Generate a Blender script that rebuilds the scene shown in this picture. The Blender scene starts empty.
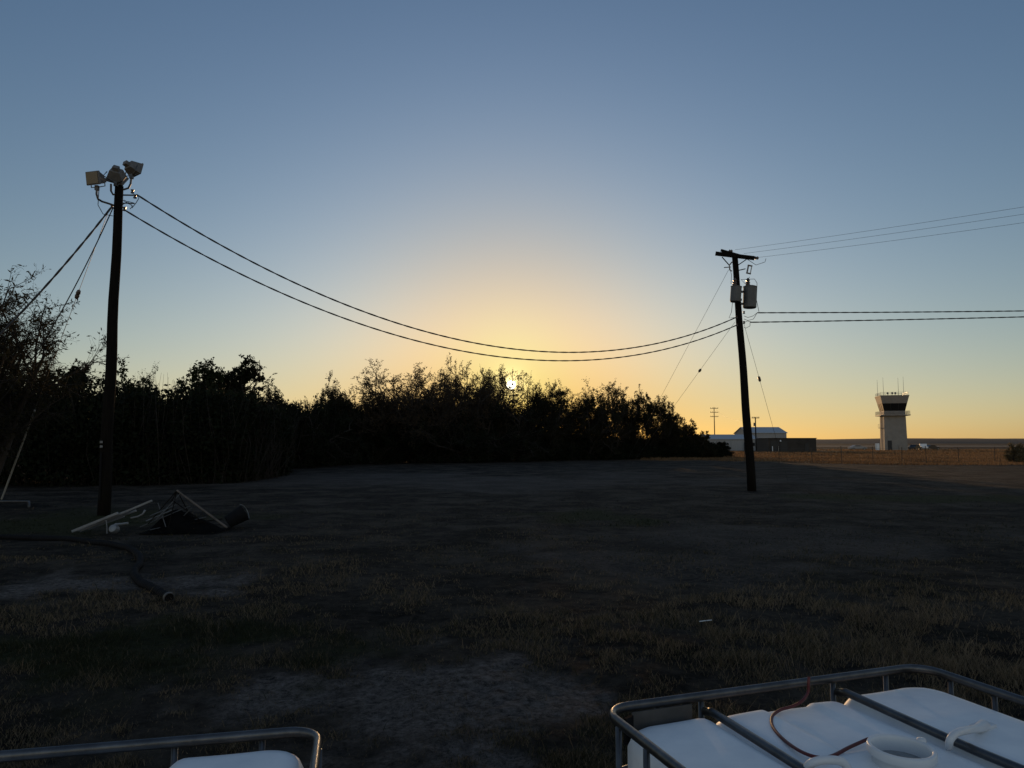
import bpy, math, random
import numpy as np
from mathutils import Vector, Matrix

# ------------------------------------------------------------------ camera, sky, sun, exposure
sc = bpy.context.scene
COL = sc.collection
F = 711.0
PITCH = math.radians(4.743)
EYE = 1.95
cam = bpy.data.cameras.new('camera')
camo = bpy.data.objects.new('camera', cam)
COL.objects.link(camo)
camo.location = (0, 0, EYE)
camo.rotation_euler = (math.pi / 2 + PITCH, 0, 0)
cam.sensor_width = 36.0
cam.lens = 36.0 * F / 1024.0
cam.clip_start = 0.05
cam.clip_end = 20000
sc.camera = camo

SUN_EL = math.radians(4.662)
SUN_DIR = Vector((-0.0014, math.cos(SUN_EL), math.sin(SUN_EL))).normalized()

world = bpy.data.worlds.new('World')
sc.world = world
world.use_nodes = True
nt = world.node_tree
N, L = nt.nodes, nt.links
bg = N['Background']
sky = N.new('ShaderNodeTexSky')
sky.sky_type = 'NISHITA'
sky.sun_disc = False
sky.sun_elevation = SUN_EL
sky.sun_rotation = 0.0
sky.air_density = 1.0
sky.dust_density = 0.3
sky.ozone_density = 1.0
tc = N.new('ShaderNodeTexCoord')


def wmath(op, a, b=None, c=None):
    n = N.new('ShaderNodeMath')
    n.operation = op
    for i, v in enumerate((a, b, c)):
        if v is None:
            continue
        if isinstance(v, (int, float)):
            n.inputs[i].default_value = v
        else:
            L.new(v, n.inputs[i])
    return n.outputs[0]


nrm = N.new('ShaderNodeVectorMath'); nrm.operation = 'NORMALIZE'
L.new(tc.outputs['Generated'], nrm.inputs[0])
dt = N.new('ShaderNodeVectorMath'); dt.operation = 'DOT_PRODUCT'
L.new(nrm.outputs[0], dt.inputs[0]); dt.inputs[1].default_value = SUN_DIR
ang = wmath('MULTIPLY', wmath('ARCCOSINE', wmath('MINIMUM', dt.outputs['Value'], 1.0)), 180 / math.pi)
sep = N.new('ShaderNodeSeparateXYZ'); L.new(nrm.outputs[0], sep.inputs[0])
elev = wmath('MULTIPLY', wmath('ARCSINE', wmath('MAXIMUM', sep.outputs['Z'], 0.0)), 180 / math.pi)
# sky colour correction: white balance, softened aureole, warm column over the sun, horizon band
azim = wmath('MULTIPLY', wmath('ARCTAN2', sep.outputs['X'], sep.outputs['Y']), 180 / math.pi)


def sq(v):
    return wmath('MULTIPLY', v, v)


def gauss(v, w):
    return wmath('EXPONENT', wmath('MULTIPLY', sq(wmath('DIVIDE', v, w)), -1.0))


BASES = (gauss(ang, 5.0), gauss(ang, 11.0), gauss(ang, 22.0), wmath('EXPONENT', wmath('DIVIDE', ang, -30.0)),
         wmath('EXPONENT', wmath('DIVIDE', elev, -4.0)), wmath('EXPONENT', wmath('DIVIDE', elev, -14.0)),
         wmath('MULTIPLY', gauss(azim, 20.0), gauss(elev, 6.0)))
# neutralising boost added to the unseen sky overhead and behind, to brighten the tanks
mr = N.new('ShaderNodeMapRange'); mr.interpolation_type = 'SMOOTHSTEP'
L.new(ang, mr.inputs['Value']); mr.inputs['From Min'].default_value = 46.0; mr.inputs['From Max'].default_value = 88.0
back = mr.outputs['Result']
FIT = ((-0.372, -0.141, -0.317, 0.0, 0.531, -0.335, 0.229, -1.099),
       (-0.075, 0.197, -0.55, 0.146, 0.298, 0.011, -0.134, -1.088),
       (0.298, 0.107, -0.796, 0.276, 0.109, 0.761, -0.454, -1.317))
spl = N.new('ShaderNodeSeparateColor'); L.new(sky.outputs[0], spl.inputs[0])
com = N.new('ShaderNodeCombineColor')
glow = wmath('EXPONENT', wmath('DIVIDE', ang, -0.5))
disc = wmath('LESS_THAN', ang, 0.34)
for i, cs in enumerate(FIT):
    k = cs[0]
    for bb, cc in zip(BASES, cs[1:]):
        k = wmath('MULTIPLY_ADD', bb, cc, k)
    k = wmath('EXPONENT', k)
    v = wmath('MULTIPLY', spl.outputs[i], k)
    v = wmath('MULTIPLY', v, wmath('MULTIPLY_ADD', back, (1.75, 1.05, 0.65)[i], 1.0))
    v = wmath('MULTIPLY_ADD', glow, (26.0, 20.0, 10.0)[i], v)
    v = wmath('MULTIPLY_ADD', disc, (160.0, 150.0, 120.0)[i], v)
    L.new(v, com.inputs[i])
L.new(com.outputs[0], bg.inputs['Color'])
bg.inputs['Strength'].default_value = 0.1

sl = bpy.data.lights.new('sun', 'SUN')
sl.energy = 2.0
sl.angle = math.radians(0.53)
sl.color = (1.0, 0.60, 0.28)
slo = bpy.data.objects.new('sun', sl)
COL.objects.link(slo)
slo.rotation_euler = SUN_DIR.to_track_quat('Z', 'Y').to_euler()
slo.location = (0, 40, 60)

sc.view_settings.view_transform = 'Standard'
sc.view_settings.look = 'None'
sc.view_settings.exposure = 0.0
sc.view_settings.gamma = 1.0
sc.view_settings.use_curve_mapping = False
sc.render.engine = 'CYCLES'
sc.cycles.max_bounces = 6
sc.cycles.transparent_max_bounces = 8

# ------------------------------------------------------------------ pixel -> world
def ray(px, py):
    x = (px - 512) / F
    y = -(py - 384) / F
    return Vector((x, math.cos(PITCH) - y * math.sin(PITCH), math.sin(PITCH) + y * math.cos(PITCH)))


def P(px, py, Y):
    d = ray(px, py)
    return Vector((0, 0, EYE)) + d * (Y / d.y)


def G(px, py, z=0.0):
    d = ray(px, py)
    return Vector((0, 0, EYE)) + d * ((z - EYE) / d.z)


# ------------------------------------------------------------------ noise + ground height (vectorised)
def _hash(ix, iy, s):
    h = (ix * 374761393 + iy * 668265263 + s * 974634787) & 0xFFFFFFFF
    h = ((h ^ (h >> 13)) * 1274126177) & 0xFFFFFFFF
    return ((h ^ (h >> 16)) & 0xFFFF) / 65535.0


def vnoise(x, y, s=0):
    x = np.asarray(x, float); y = np.asarray(y, float)
    ix = np.floor(x).astype(np.int64); iy = np.floor(y).astype(np.int64)
    fx = x - ix; fy = y - iy
    fx = fx * fx * (3 - 2 * fx); fy = fy * fy * (3 - 2 * fy)
    a = _hash(ix, iy, s); b = _hash(ix + 1, iy, s); c = _hash(ix, iy + 1, s); d = _hash(ix + 1, iy + 1, s)
    return (a * (1 - fx) + b * fx) * (1 - fy) + (c * (1 - fx) + d * fx) * fy


def fbm(x, y, s=0, o=3):
    t = 0; a = 0.5; n = 0
    for i in range(o):
        t = t + a * vnoise(np.asarray(x) * 2 ** i, np.asarray(y) * 2 ** i, s + i); n += a; a *= 0.5
    return t / n


def gz(x, y):
    x = np.asarray(x, float); y = np.asarray(y, float)
    d = np.hypot(x, y)
    near = np.clip(1 - d / 60.0, 0, 1)
    z = (fbm(x / 0.55, y / 0.55, 3, 3) - 0.5) * 0.07 * near
    z = z + (fbm(x / 0.11, y / 0.11, 15, 3) - 0.5) * 0.045 * np.clip(1.2 - d / 16.0, 0, 1)
    z = z + (fbm(x / 2.6, y / 2.6, 9, 2) - 0.5) * 0.10 * np.clip(d / 5.0, 0, 1) * np.clip(1.3 - d / 120, 0, 1)
    return z - 0.012


def gz1(x, y):
    return float(gz(np.array([x]), np.array([y]))[0])


def blob(x, y, px, py, rx, ry, seed=0):
    """soft mask of a ground patch centred under a photo point; radii in metres"""
    c = G(px, py)
    r = np.hypot((x - c.x) / rx, (y - c.y) / ry)
    k = max(0.6, min(rx, ry) * 0.7)
    r = r + (fbm(x / k, y / k, 40 + seed, 4) - 0.5) * 2.6
    return np.clip((1.1 - r) / 0.7, 0, 1)


def soil_mask(x, y):
    m = blob(x, y, 400, 705, 1.15, 1.05, 1)
    m = np.maximum(m, blob(x, y, 480, 690, 1.0, 0.7, 2))
    m = np.maximum(m, blob(x, y, 300, 690, 0.8, 0.6, 12))
    m = np.maximum(m, blob(x, y, 400, 750, 0.9, 0.5, 13))
    m = np.maximum(m, blob(x, y, 55, 585, 2.2, 0.9, 3))
    m = np.maximum(m, blob(x, y, 480, 480, 15, 9, 4) * 0.32)
    m = np.maximum(m, blob(x, y, 860, 540, 5, 3.2, 5) * 0.32)
    m = np.maximum(m, blob(x, y, 640, 560, 2.6, 1.8, 6) * 0.35)
    return m


def green_mask(x, y):
    m = blob(x, y, 100, 660, 1.8, 1.1, 7)
    m = np.maximum(m, blob(x, y, 595, 517, 1.6, 1.6, 8))
    m = np.maximum(m, blob(x, y, 915, 498, 5.5, 2.2, 9))
    m = np.maximum(m, blob(x, y, 30, 520, 4.0, 3.0, 10))
    return m


# ------------------------------------------------------------------ materials
MATS = {}


def mat(name, col, rough=0.7, metal=0.0, var=0.25, scale=8.0, bump=0.0, bscale=60.0, spec=0.5, stretch=None, transl=0.0, col2=None):
    if name in MATS:
        return MATS[name]
    m = bpy.data.materials.new(name)
    m.use_nodes = True
    t = m.node_tree
    b = t.nodes['Principled BSDF']
    b.inputs['Roughness'].default_value = rough
    b.inputs['Metallic'].default_value = metal
    b.inputs['Specular IOR Level'].default_value = spec
    co = t.nodes.new('ShaderNodeTexCoord')
    mp = t.nodes.new('ShaderNodeMapping')
    if stretch:
        mp.inputs['Scale'].default_value = stretch
    t.links.new(co.outputs['Object'], mp.inputs['Vector'])
    nz = t.nodes.new('ShaderNodeTexNoise')
    nz.inputs['Scale'].default_value = scale
    nz.inputs['Detail'].default_value = 6
    nz.inputs['Roughness'].default_value = 0.65
    t.links.new(mp.outputs[0], nz.inputs['Vector'])
    rp = t.nodes.new('ShaderNodeValToRGB')
    rp.color_ramp.elements[0].position = 0.3
    rp.color_ramp.elements[1].position = 0.7
    c2 = col2 or col
    rp.color_ramp.elements[0].color = tuple(max(0, c * (1 - var)) for c in col) + (1,)
    rp.color_ramp.elements[1].color = tuple(min(1, c * (1 + var)) for c in c2) + (1,)
    t.links.new(nz.outputs['Fac'], rp.inputs[0])
    t.links.new(rp.outputs[0], b.inputs['Base Color'])
    if bump > 0:
        n2 = t.nodes.new('ShaderNodeTexNoise')
        n2.inputs['Scale'].default_value = bscale
        n2.inputs['Detail'].default_value = 5
        t.links.new(mp.outputs[0], n2.inputs['Vector'])
        bp = t.nodes.new('ShaderNodeBump')
        bp.inputs['Strength'].default_value = bump
        bp.inputs['Distance'].default_value = 0.02
        t.links.new(n2.outputs['Fac'], bp.inputs['Height'])
        t.links.new(bp.outputs[0], b.inputs['Normal'])
    if transl > 0:
        tr = t.nodes.new('ShaderNodeBsdfTranslucent')
        t.links.new(rp.outputs[0], tr.inputs['Color'])
        mx = t.nodes.new('ShaderNodeMixShader')
        mx.inputs[0].default_value = transl
        t.links.new(b.outputs[0], mx.inputs[1])
        t.links.new(tr.outputs[0], mx.inputs[2])
        t.links.new(mx.outputs[0], t.nodes['Material Output'].inputs['Surface'])
    MATS[name] = m
    return m


def blade_mat(name, cola, colb, transl):
    """grass: hue runs from dry to green by the mesh attribute 'kind'"""
    m = bpy.data.materials.new(name)
    m.use_nodes = True
    t = m.node_tree
    b = t.nodes['Principled BSDF']
    b.inputs['Roughness'].default_value = 0.75
    b.inputs['Specular IOR Level'].default_value = 0.15
    at = t.nodes.new('ShaderNodeAttribute'); at.attribute_name = 'kind'
    rp = t.nodes.new('ShaderNodeValToRGB')
    rp.color_ramp.elements[0].color = cola + (1,)
    rp.color_ramp.elements[1].color = colb + (1,)
    t.links.new(at.outputs['Fac'], rp.inputs[0])
    t.links.new(rp.outputs[0], b.inputs['Base Color'])
    tr = t.nodes.new('ShaderNodeBsdfTranslucent')
    t.links.new(rp.outputs[0], tr.inputs['Color'])
    mx = t.nodes.new('ShaderNodeMixShader'); mx.inputs[0].default_value = transl
    t.links.new(b.outputs[0], mx.inputs[1]); t.links.new(tr.outputs[0], mx.inputs[2])
    t.links.new(mx.outputs[0], t.nodes['Material Output'].inputs['Surface'])
    return m


def ground_mat():
    m = bpy.data.materials.new('ground')
    m.use_nodes = True
    t = m.node_tree
    b = t.nodes['Principled BSDF']
    b.inputs['Roughness'].default_value = 0.95
    b.inputs['Specular IOR Level'].default_value = 0.1
    co = t.nodes.new('ShaderNodeTexCoord')

    def noise(scale, det=6, ro=0.6):
        n = t.nodes.new('ShaderNodeTexNoise'); n.inputs['Scale'].default_value = scale
        n.inputs['Detail'].default_value = det; n.inputs['Roughness'].default_value = ro
        t.links.new(co.outputs['Object'], n.inputs['Vector']); return n.outputs['Fac']

    def ramp(f, a, c, p0=0.35, p1=0.65):
        r = t.nodes.new('ShaderNodeValToRGB')
        r.color_ramp.elements[0].position = p0; r.color_ramp.elements[1].position = p1
        r.color_ramp.elements[0].color = a + (1,); r.color_ramp.elements[1].color = c + (1,)
        t.links.new(f, r.inputs[0]); return r.outputs[0]

    def attr(n):
        a = t.nodes.new('ShaderNodeAttribute'); a.attribute_name = n; return a.outputs['Fac']

    def mix(f, a, c):
        x = t.nodes.new('ShaderNodeMix'); x.data_type = 'RGBA'
        t.links.new(f, x.inputs[0]); t.links.new(a, x.inputs[6]); t.links.new(c, x.inputs[7]); return x.outputs[2]
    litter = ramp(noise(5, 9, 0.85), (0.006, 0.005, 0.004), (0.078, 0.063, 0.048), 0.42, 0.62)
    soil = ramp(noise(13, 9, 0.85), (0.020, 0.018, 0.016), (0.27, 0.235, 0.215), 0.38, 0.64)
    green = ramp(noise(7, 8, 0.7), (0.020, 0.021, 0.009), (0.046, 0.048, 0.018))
    mp = t.nodes.new('ShaderNodeMapping'); mp.inputs['Scale'].default_value = (0.12, 1.0, 1.0)
    t.links.new(co.outputs['Object'], mp.inputs['Vector'])
    nst = t.nodes.new('ShaderNodeTexNoise'); nst.inputs['Scale'].default_value = 0.22; nst.inputs['Detail'].default_value = 7; nst.inputs['Roughness'].default_value = 0.65
    t.links.new(mp.outputs[0], nst.inputs['Vector'])
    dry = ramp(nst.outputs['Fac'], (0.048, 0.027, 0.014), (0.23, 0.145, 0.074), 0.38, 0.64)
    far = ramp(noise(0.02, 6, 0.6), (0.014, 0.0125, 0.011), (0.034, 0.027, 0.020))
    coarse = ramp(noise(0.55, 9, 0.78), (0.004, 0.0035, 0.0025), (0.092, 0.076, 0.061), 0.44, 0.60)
    hx = t.nodes.new('ShaderNodeMix'); hx.data_type = 'RGBA'; hx.inputs[0].default_value = 0.65
    t.links.new(litter, hx.inputs[6]); t.links.new(coarse, hx.inputs[7])
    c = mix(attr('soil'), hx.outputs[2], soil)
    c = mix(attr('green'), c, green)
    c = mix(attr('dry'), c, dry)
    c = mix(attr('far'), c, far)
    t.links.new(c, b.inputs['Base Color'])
    bp = t.nodes.new('ShaderNodeBump'); bp.inputs['Strength'].default_value = 1.0; bp.inputs['Distance'].default_value = 0.12
    t.links.new(noise(9, 9, 0.8), bp.inputs['Height'])
    t.links.new(bp.outputs[0], b.inputs['Normal'])
    return m


# ------------------------------------------------------------------ mesh collector
class MB:
    def __init__(s):
        s.v = []; s.f = []; s.mi = []

    def add(s, vs, fs, m=0):
        o = len(s.v)
        s.v.extend([tuple(v) for v in vs])
        for f in fs:
            s.f.append(tuple(i + o for i in f)); s.mi.append(m)

    def box(s, c, size, rot=None, m=0, taper=1.0):
        hx, hy, hz = size[0] / 2, size[1] / 2, size[2] / 2
        vs = []
        for z in (-1, 1):
            k = 1.0 if z < 0 else taper
            for x, y in ((-1, -1), (1, -1), (1, 1), (-1, 1)):
                v = Vector((x * hx * k, y * hy * k, z * hz))
                if rot is not None:
                    v = rot @ v
                vs.append(v + Vector(c))
        s.add(vs, [(3, 2, 1, 0), (4, 5, 6, 7), (0, 1, 5, 4), (1, 2, 6, 5), (2, 3, 7, 6), (3, 0, 4, 7)], m)

    def tube(s, pts, r, n=8, closed=False, m=0, caps=True):
        pts = [Vector(p) for p in pts]
        k = len(pts)
        rs = r if isinstance(r, (list, tuple)) else [r] * k
        rings = []
        up = None
        for i, p in enumerate(pts):
            if closed:
                d = pts[(i + 1) % k] - pts[i - 1]
            else:
                d = pts[min(i + 1, k - 1)] - pts[max(i - 1, 0)]
            d.normalize()
            if up is None:
                up = Vector((0, 0, 1)) if abs(d.z) < 0.9 else Vector((1, 0, 0))
            a = d.cross(up)
            if a.length < 1e-6:
                a = d.orthogonal()
            a.normalize()
            b = a.cross(d).normalized()
            up = b
            rings.append([p + (a * math.cos(t) + b * math.sin(t)) * rs[i] for t in [2 * math.pi * j / n for j in range(n)]])
        vs = [v for rg in rings for v in rg]
        fs = []
        for i in range(k if closed else k - 1):
            i2 = (i + 1) % k
            for j in range(n):
                j2 = (j + 1) % n
                fs.append((i * n + j, i * n + j2, i2 * n + j2, i2 * n + j))
        if not closed and caps:
            fs.append(tuple(range(n - 1, -1, -1)))
            fs.append(tuple((k - 1) * n + j for j in range(n)))
        s.add(vs, fs, m)

    def lathe(s, prof, n=24, mtx=None, m=0, cap=True):
        vs = []
        for r, z in prof:
            for j in range(n):
                a = 2 * math.pi * j / n
                v = Vector((r * math.cos(a), r * math.sin(a), z))
                vs.append(mtx @ v if mtx is not None else v)
        fs = []
        for i in range(len(prof) - 1):
            for j in range(n):
                j2 = (j + 1) % n
                fs.append((i * n + j, i * n + j2, (i + 1) * n + j2, (i + 1) * n + j))
        if cap:
            fs.append(tuple(range(n - 1, -1, -1)))
            k = (len(prof) - 1) * n
            fs.append(tuple(k + j for j in range(n)))
        s.add(vs, fs, m)

    def build(s, name, mats, parent=None, smooth=False, bevel=0.0):
        me = bpy.data.meshes.new(name)
        me.from_pydata(s.v, [], s.f)
        if not isinstance(mats, (list, tuple)):
            mats = [mats]
        for q in mats:
            me.materials.append(q)
        if len(mats) > 1:
            me.polygons.foreach_set('material_index', s.mi)
        if smooth:
            me.polygons.foreach_set('use_smooth', [True] * len(me.polygons))
        me.update()
        o = bpy.data.objects.new(name, me)
        COL.objects.link(o)
        if parent is not None:
            o.parent = parent
        if bevel > 0:
            bv = o.modifiers.new('bevel', 'BEVEL'); bv.width = bevel; bv.segments = 2; bv.limit_method = 'ANGLE'
        return o


def np_mesh(name, verts, tris, mats, parent=None, midx=None, attrs=None, quads=False):
    me = bpy.data.meshes.new(name)
    nv, nf = len(verts), len(tris)
    w = 4 if quads else 3
    me.vertices.add(nv)
    me.vertices.foreach_set('co', np.asarray(verts, np.float32).ravel())
    me.loops.add(nf * w)
    me.loops.foreach_set('vertex_index', np.asarray(tris, np.int32).ravel())
    me.polygons.add(nf)
    me.polygons.foreach_set('loop_start', np.arange(0, nf * w, w, dtype=np.int32))
    try:
        me.polygons.foreach_set('loop_total', np.full(nf, w, dtype=np.int32))
    except Exception:
        pass
    for q in (mats if isinstance(mats, (list, tuple)) else [mats]):
        me.materials.append(q)
    if midx is not None:
        me.polygons.foreach_set('material_index', np.asarray(midx, np.int32))
    for k, a in (attrs or {}).items():
        at = me.attributes.new(k, 'FLOAT', 'POINT')
        at.data.foreach_set('value', np.asarray(a, np.float32))
    me.update(calc_edges=True)
    me.validate()
    o = bpy.data.objects.new(name, me)
    COL.objects.link(o)
    if parent is not None:
        o.parent = parent
    return o


def empty(name, loc=(0, 0, 0), rz=0.0):
    o = bpy.data.objects.new(name, None)
    o.empty_display_size = 0.2
    o.location = loc
    o.rotation_euler = (0, 0, rz)
    COL.objects.link(o)
    return o


def tag(o, label=None, cat=None, group=None, kind=None):
    if label: o['label'] = label
    if cat: o['category'] = cat
    if group: o['group'] = group
    if kind: o['kind'] = kind
    return o


def rotz(a):
    return Matrix.Rotation(a, 3, 'Z')


def frame(direction, up=(0, 0, 1)):
    """3x3 whose local Y is `direction`"""
    y = Vector(direction).normalized()
    x = y.cross(Vector(up)).normalized()
    z = x.cross(y).normalized()
    return Matrix((x, y, z)).transposed()


# ------------------------------------------------------------------ shared materials
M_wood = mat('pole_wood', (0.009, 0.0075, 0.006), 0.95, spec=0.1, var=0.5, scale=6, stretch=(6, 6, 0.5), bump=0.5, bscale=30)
M_galv = mat('galvanised_steel', (0.24, 0.25, 0.26), 0.42, 0.85, var=0.25, scale=14, bump=0.05)
M_lamp = mat('lamp_housing', (0.12, 0.12, 0.12), 0.6, 0.0, var=0.25, scale=9)
M_lens = mat('lamp_lens', (0.05, 0.055, 0.06), 0.12, 0.0, var=0.1)
M_pipe = mat('conduit_steel', (0.10, 0.10, 0.10), 0.5, 0.6, var=0.3)
M_cable = mat('cable_jacket', (0.018, 0.017, 0.016), 0.6, var=0.3)
M_wire = mat('guy_wire', (0.09, 0.085, 0.08), 0.5, 0.5, var=0.2)
M_trans = mat('transformer_grey', (0.085, 0.09, 0.09), 0.5, var=0.2, scale=5)
M_porc = mat('porcelain', (0.10, 0.075, 0.06), 0.3, var=0.2)
M_porcw = mat('pale_porcelain', (0.45, 0.45, 0.43), 0.4, var=0.15)
M_cage = mat('cage_steel', (0.085, 0.088, 0.094), 0.34, 0.8, var=0.3, scale=16, bump=0.05)
M_hdpe = mat('white_plastic', (0.74, 0.77, 0.80), 0.45, var=0.10, scale=4.5, bump=0.10, bscale=11, spec=0.35, col2=(0.80, 0.80, 0.79))
M_cap = mat('white_cap_plastic', (0.62, 0.64, 0.66), 0.4, var=0.08, scale=5)
M_red = mat('red_rubber', (0.10, 0.010, 0.010), 0.5, var=0.25)
M_plate = mat('label_plate', (0.075, 0.07, 0.065), 0.55, 0.3, var=0.35, scale=7)
M_black = mat('black_plastic', (0.009, 0.009, 0.010), 0.8, var=0.3, spec=0.12)
M_tarp = mat('dark_canvas', (0.005, 0.005, 0.005), 0.95, var=0.45, scale=4, bump=0.4, bscale=14, spec=0.03)
M_alu = mat('weathered_aluminium', (0.19, 0.20, 0.21), 0.55, 0.4, var=0.25, scale=6)
M_bark = mat('bark', (0.028, 0.022, 0.017), 0.95, var=0.4, scale=8)
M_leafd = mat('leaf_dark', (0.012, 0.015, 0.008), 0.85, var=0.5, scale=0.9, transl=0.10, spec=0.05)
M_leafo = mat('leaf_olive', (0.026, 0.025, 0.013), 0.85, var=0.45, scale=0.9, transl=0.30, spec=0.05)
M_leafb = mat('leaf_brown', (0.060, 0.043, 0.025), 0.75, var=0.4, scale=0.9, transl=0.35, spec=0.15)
M_leafg = mat('leaf_green', (0.020, 0.027, 0.011), 0.85, var=0.4, scale=0.9, transl=0.14, spec=0.05)
M_conc = mat('painted_concrete', (0.245, 0.218, 0.188), 0.85, var=0.12, scale=0.7)
M_fascia = mat('painted_fascia', (0.245, 0.212, 0.18), 0.7, var=0.12, scale=1.0)
M_tglass = mat('tinted_glass', (0.008, 0.008, 0.009), 0.35, var=0.1, spec=0.25)
M_metalroof = mat('metal_roof', (0.30, 0.31, 0.32), 0.45, 0.1, var=0.12, scale=0.8, stretch=(8, 1, 1))
M_siding = mat('metal_siding', (0.26, 0.255, 0.25), 0.6, 0.0, var=0.15, scale=0.9, stretch=(8, 8, 0.6))
M_sidingdark = mat('dark_siding', (0.035, 0.028, 0.022), 0.85, var=0.3, scale=0.8)
M_door = mat('dark_door', (0.018, 0.017, 0.017), 0.6, var=0.2)
M_white = mat('white_paint', (0.72, 0.72, 0.72), 0.35, var=0.06)
M_carglass = mat('car_glass', (0.02, 0.022, 0.025), 0.1, var=0.1)
M_tyre = mat('tyre_rubber', (0.012, 0.012, 0.012), 0.9, var=0.2)
M_cardark = mat('dark_car_paint', (0.015, 0.016, 0.02), 0.3, var=0.1)
M_hub = mat('wheel_metal', (0.3, 0.3, 0.3), 0.4, 0.8, var=0.1)

# ------------------------------------------------------------------ ground
def build_ground():
    ys = np.concatenate([np.array([-60, -25, -10, -4, -1.0, 0.3]), np.geomspace(1.0, 110, 640), np.geomspace(115, 9000, 60)])
    us = np.concatenate([np.array([-40., -14, -6, -3, -1.8, -1.3]), np.linspace(-1.0, 1.0, 460), np.array([1.3, 1.8, 3, 6, 14, 40.])])
    U, Yg = np.meshgrid(us, ys)
    W = np.where(Yg > 1, Yg, 1.0 + (1 - np.minimum(Yg, 1)) * 0.5)
    X = U * (W + 1.0)
    Z = gz(X, Yg)
    d = np.hypot(X, Yg)
    Z = np.where(d > 150, -0.012, Z)
    verts = np.stack([X, Yg, Z], -1).reshape(-1, 3)
    ny, nx = X.shape
    i = np.arange(ny - 1)[:, None] * nx + np.arange(nx - 1)[None]
    q = np.stack([i, i + 1, i + nx + 1, i + nx], -1).reshape(-1, 4)
    x, y = verts[:, 0], verts[:, 1]
    dist = np.hypot(x, y)
    wob = (fbm(x / 6, y / 6, 77, 3) - 0.5) * 10
    edge = np.interp(x, [-60, 20, 40, 90], [84, 78, 62, 55])
    dry = np.clip((y + wob - edge) / 5, 0, 1) * np.clip((x - 12 + wob) / 10, 0, 1)
    far = np.clip((dist - 235) / 40, 0, 1)
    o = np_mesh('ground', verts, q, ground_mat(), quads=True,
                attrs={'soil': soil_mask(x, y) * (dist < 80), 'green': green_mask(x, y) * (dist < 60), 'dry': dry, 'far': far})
    o.data.polygons.foreach_set('use_smooth', [True] * len(o.data.polygons))
    tag(o, kind='structure')


build_ground()


def build_hills():
    xs = np.linspace(-3500, 4500, 220)
    v = []; fs = []
    rows = [(2300, 0.0), (2500, 0.72), (2700, 1.0), (3200, 0.85), (4200, 0.3)]
    H = 12 + 7 * fbm(xs / 700.0, xs * 0 + 3, 5, 3) + 3 * fbm(xs / 120.0, xs * 0 + 8, 6, 2)
    H = H * np.interp(xs, [-3500, 0, 900, 1500, 4500], [0.9, 0.8, 0.75, 1.15, 1.2])
    for (y, k) in rows:
        for x, h in zip(xs, H):
            v.append((x, y, h * k - 0.4))
    n = len(xs)
    for r in range(len(rows) - 1):
        for i in range(n - 1):
            fs.append((r * n + i, r * n + i + 1, (r + 1) * n + i + 1, (r + 1) * n + i))
    b = MB(); b.add(v, fs)
    o = b.build('hills', mat('far_scrub', (0.013, 0.0105, 0.008), 0.95, var=0.35, scale=0.01), smooth=True)
    tag(o, kind='structure')
    b = MB()
    b.add([(30, 380, 0.03), (900, 380, 0.03), (900, 520, 0.03), (30, 520, 0.03)], [(0, 1, 2, 3)])
    tag(b.build('runway', mat('runway_asphalt', (0.026, 0.028, 0.032), 0.85, var=0.2, scale=0.1)), kind='structure')


build_hills()

# ------------------------------------------------------------------ tanks' footprint (used by the grass too)
RIM = 1.16
tA = G(603, 708.5, RIM)
tB = G(926, 664.5, RIM)
tu = Vector((tB.x - tA.x, tB.y - tA.y, 0)).normalized()
tC = G(319, 728.5, RIM)
tD = G(0, 755, RIM)
lu = Vector((tC.x - tD.x, tC.y - tD.y, 0)).normalized()
TW, TD = 1.2, 1.0


def perp(u):
    return Vector((u.y, -u.x, 0))


RW = min(1.30, (tB - tA).length - 0.025)
right_c = tA + tu * RW / 2 + perp(tu) * TD / 2
left_c = tC - lu * TW / 2 + perp(lu) * TD / 2
right_a = math.atan2(tu.y, tu.x)
left_a = math.atan2(lu.y, lu.x)


def in_tank(x, y):
    m = np.zeros(len(x), bool)
    for c, a in ((right_c, right_a), (left_c, left_a)):
        dx, dy = x - c.x, y - c.y
        lx = dx * math.cos(a) + dy * math.sin(a)
        ly = -dx * math.sin(a) + dy * math.cos(a)
        m |= (np.abs(lx) < TW / 2 + 0.03) & (np.abs(ly) < TD / 2 + 0.03)
    return m


# ------------------------------------------------------------------ grass
def blades(name, x, y, h, w, kind, lean, rng, m):
    n = len(x)
    z = gz(x, y) - 0.006
    a = rng.uniform(0, 2 * np.pi, n)
    b = rng.uniform(0, 2 * np.pi, n)
    base = np.stack([x, y, z], -1)
    side = np.stack([np.cos(a), np.sin(a), np.zeros(n)], -1) * (w / 2)[:, None]
    off = np.stack([np.cos(b), np.sin(b), np.zeros(n)], -1) * (h * lean)[:, None]
    mid = base + off * 0.35 + np.stack([np.zeros(n), np.zeros(n), h * 0.6], -1)
    tip = base + off + np.stack([np.zeros(n), np.zeros(n), h], -1)
    v = np.stack([base - side, base + side, mid + side * 0.7, mid - side * 0.7, tip], 1).reshape(-1, 3)
    i = np.arange(n)[:, None] * 5
    t = np.stack([i + [0, 1, 2], i + [0, 2, 3], i + [3, 2, 4]], 1).reshape(-1, 3)
    return tag(np_mesh(name, v, t, m, attrs={'kind': np.repeat(kind, 5)}), kind='stuff')


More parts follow.
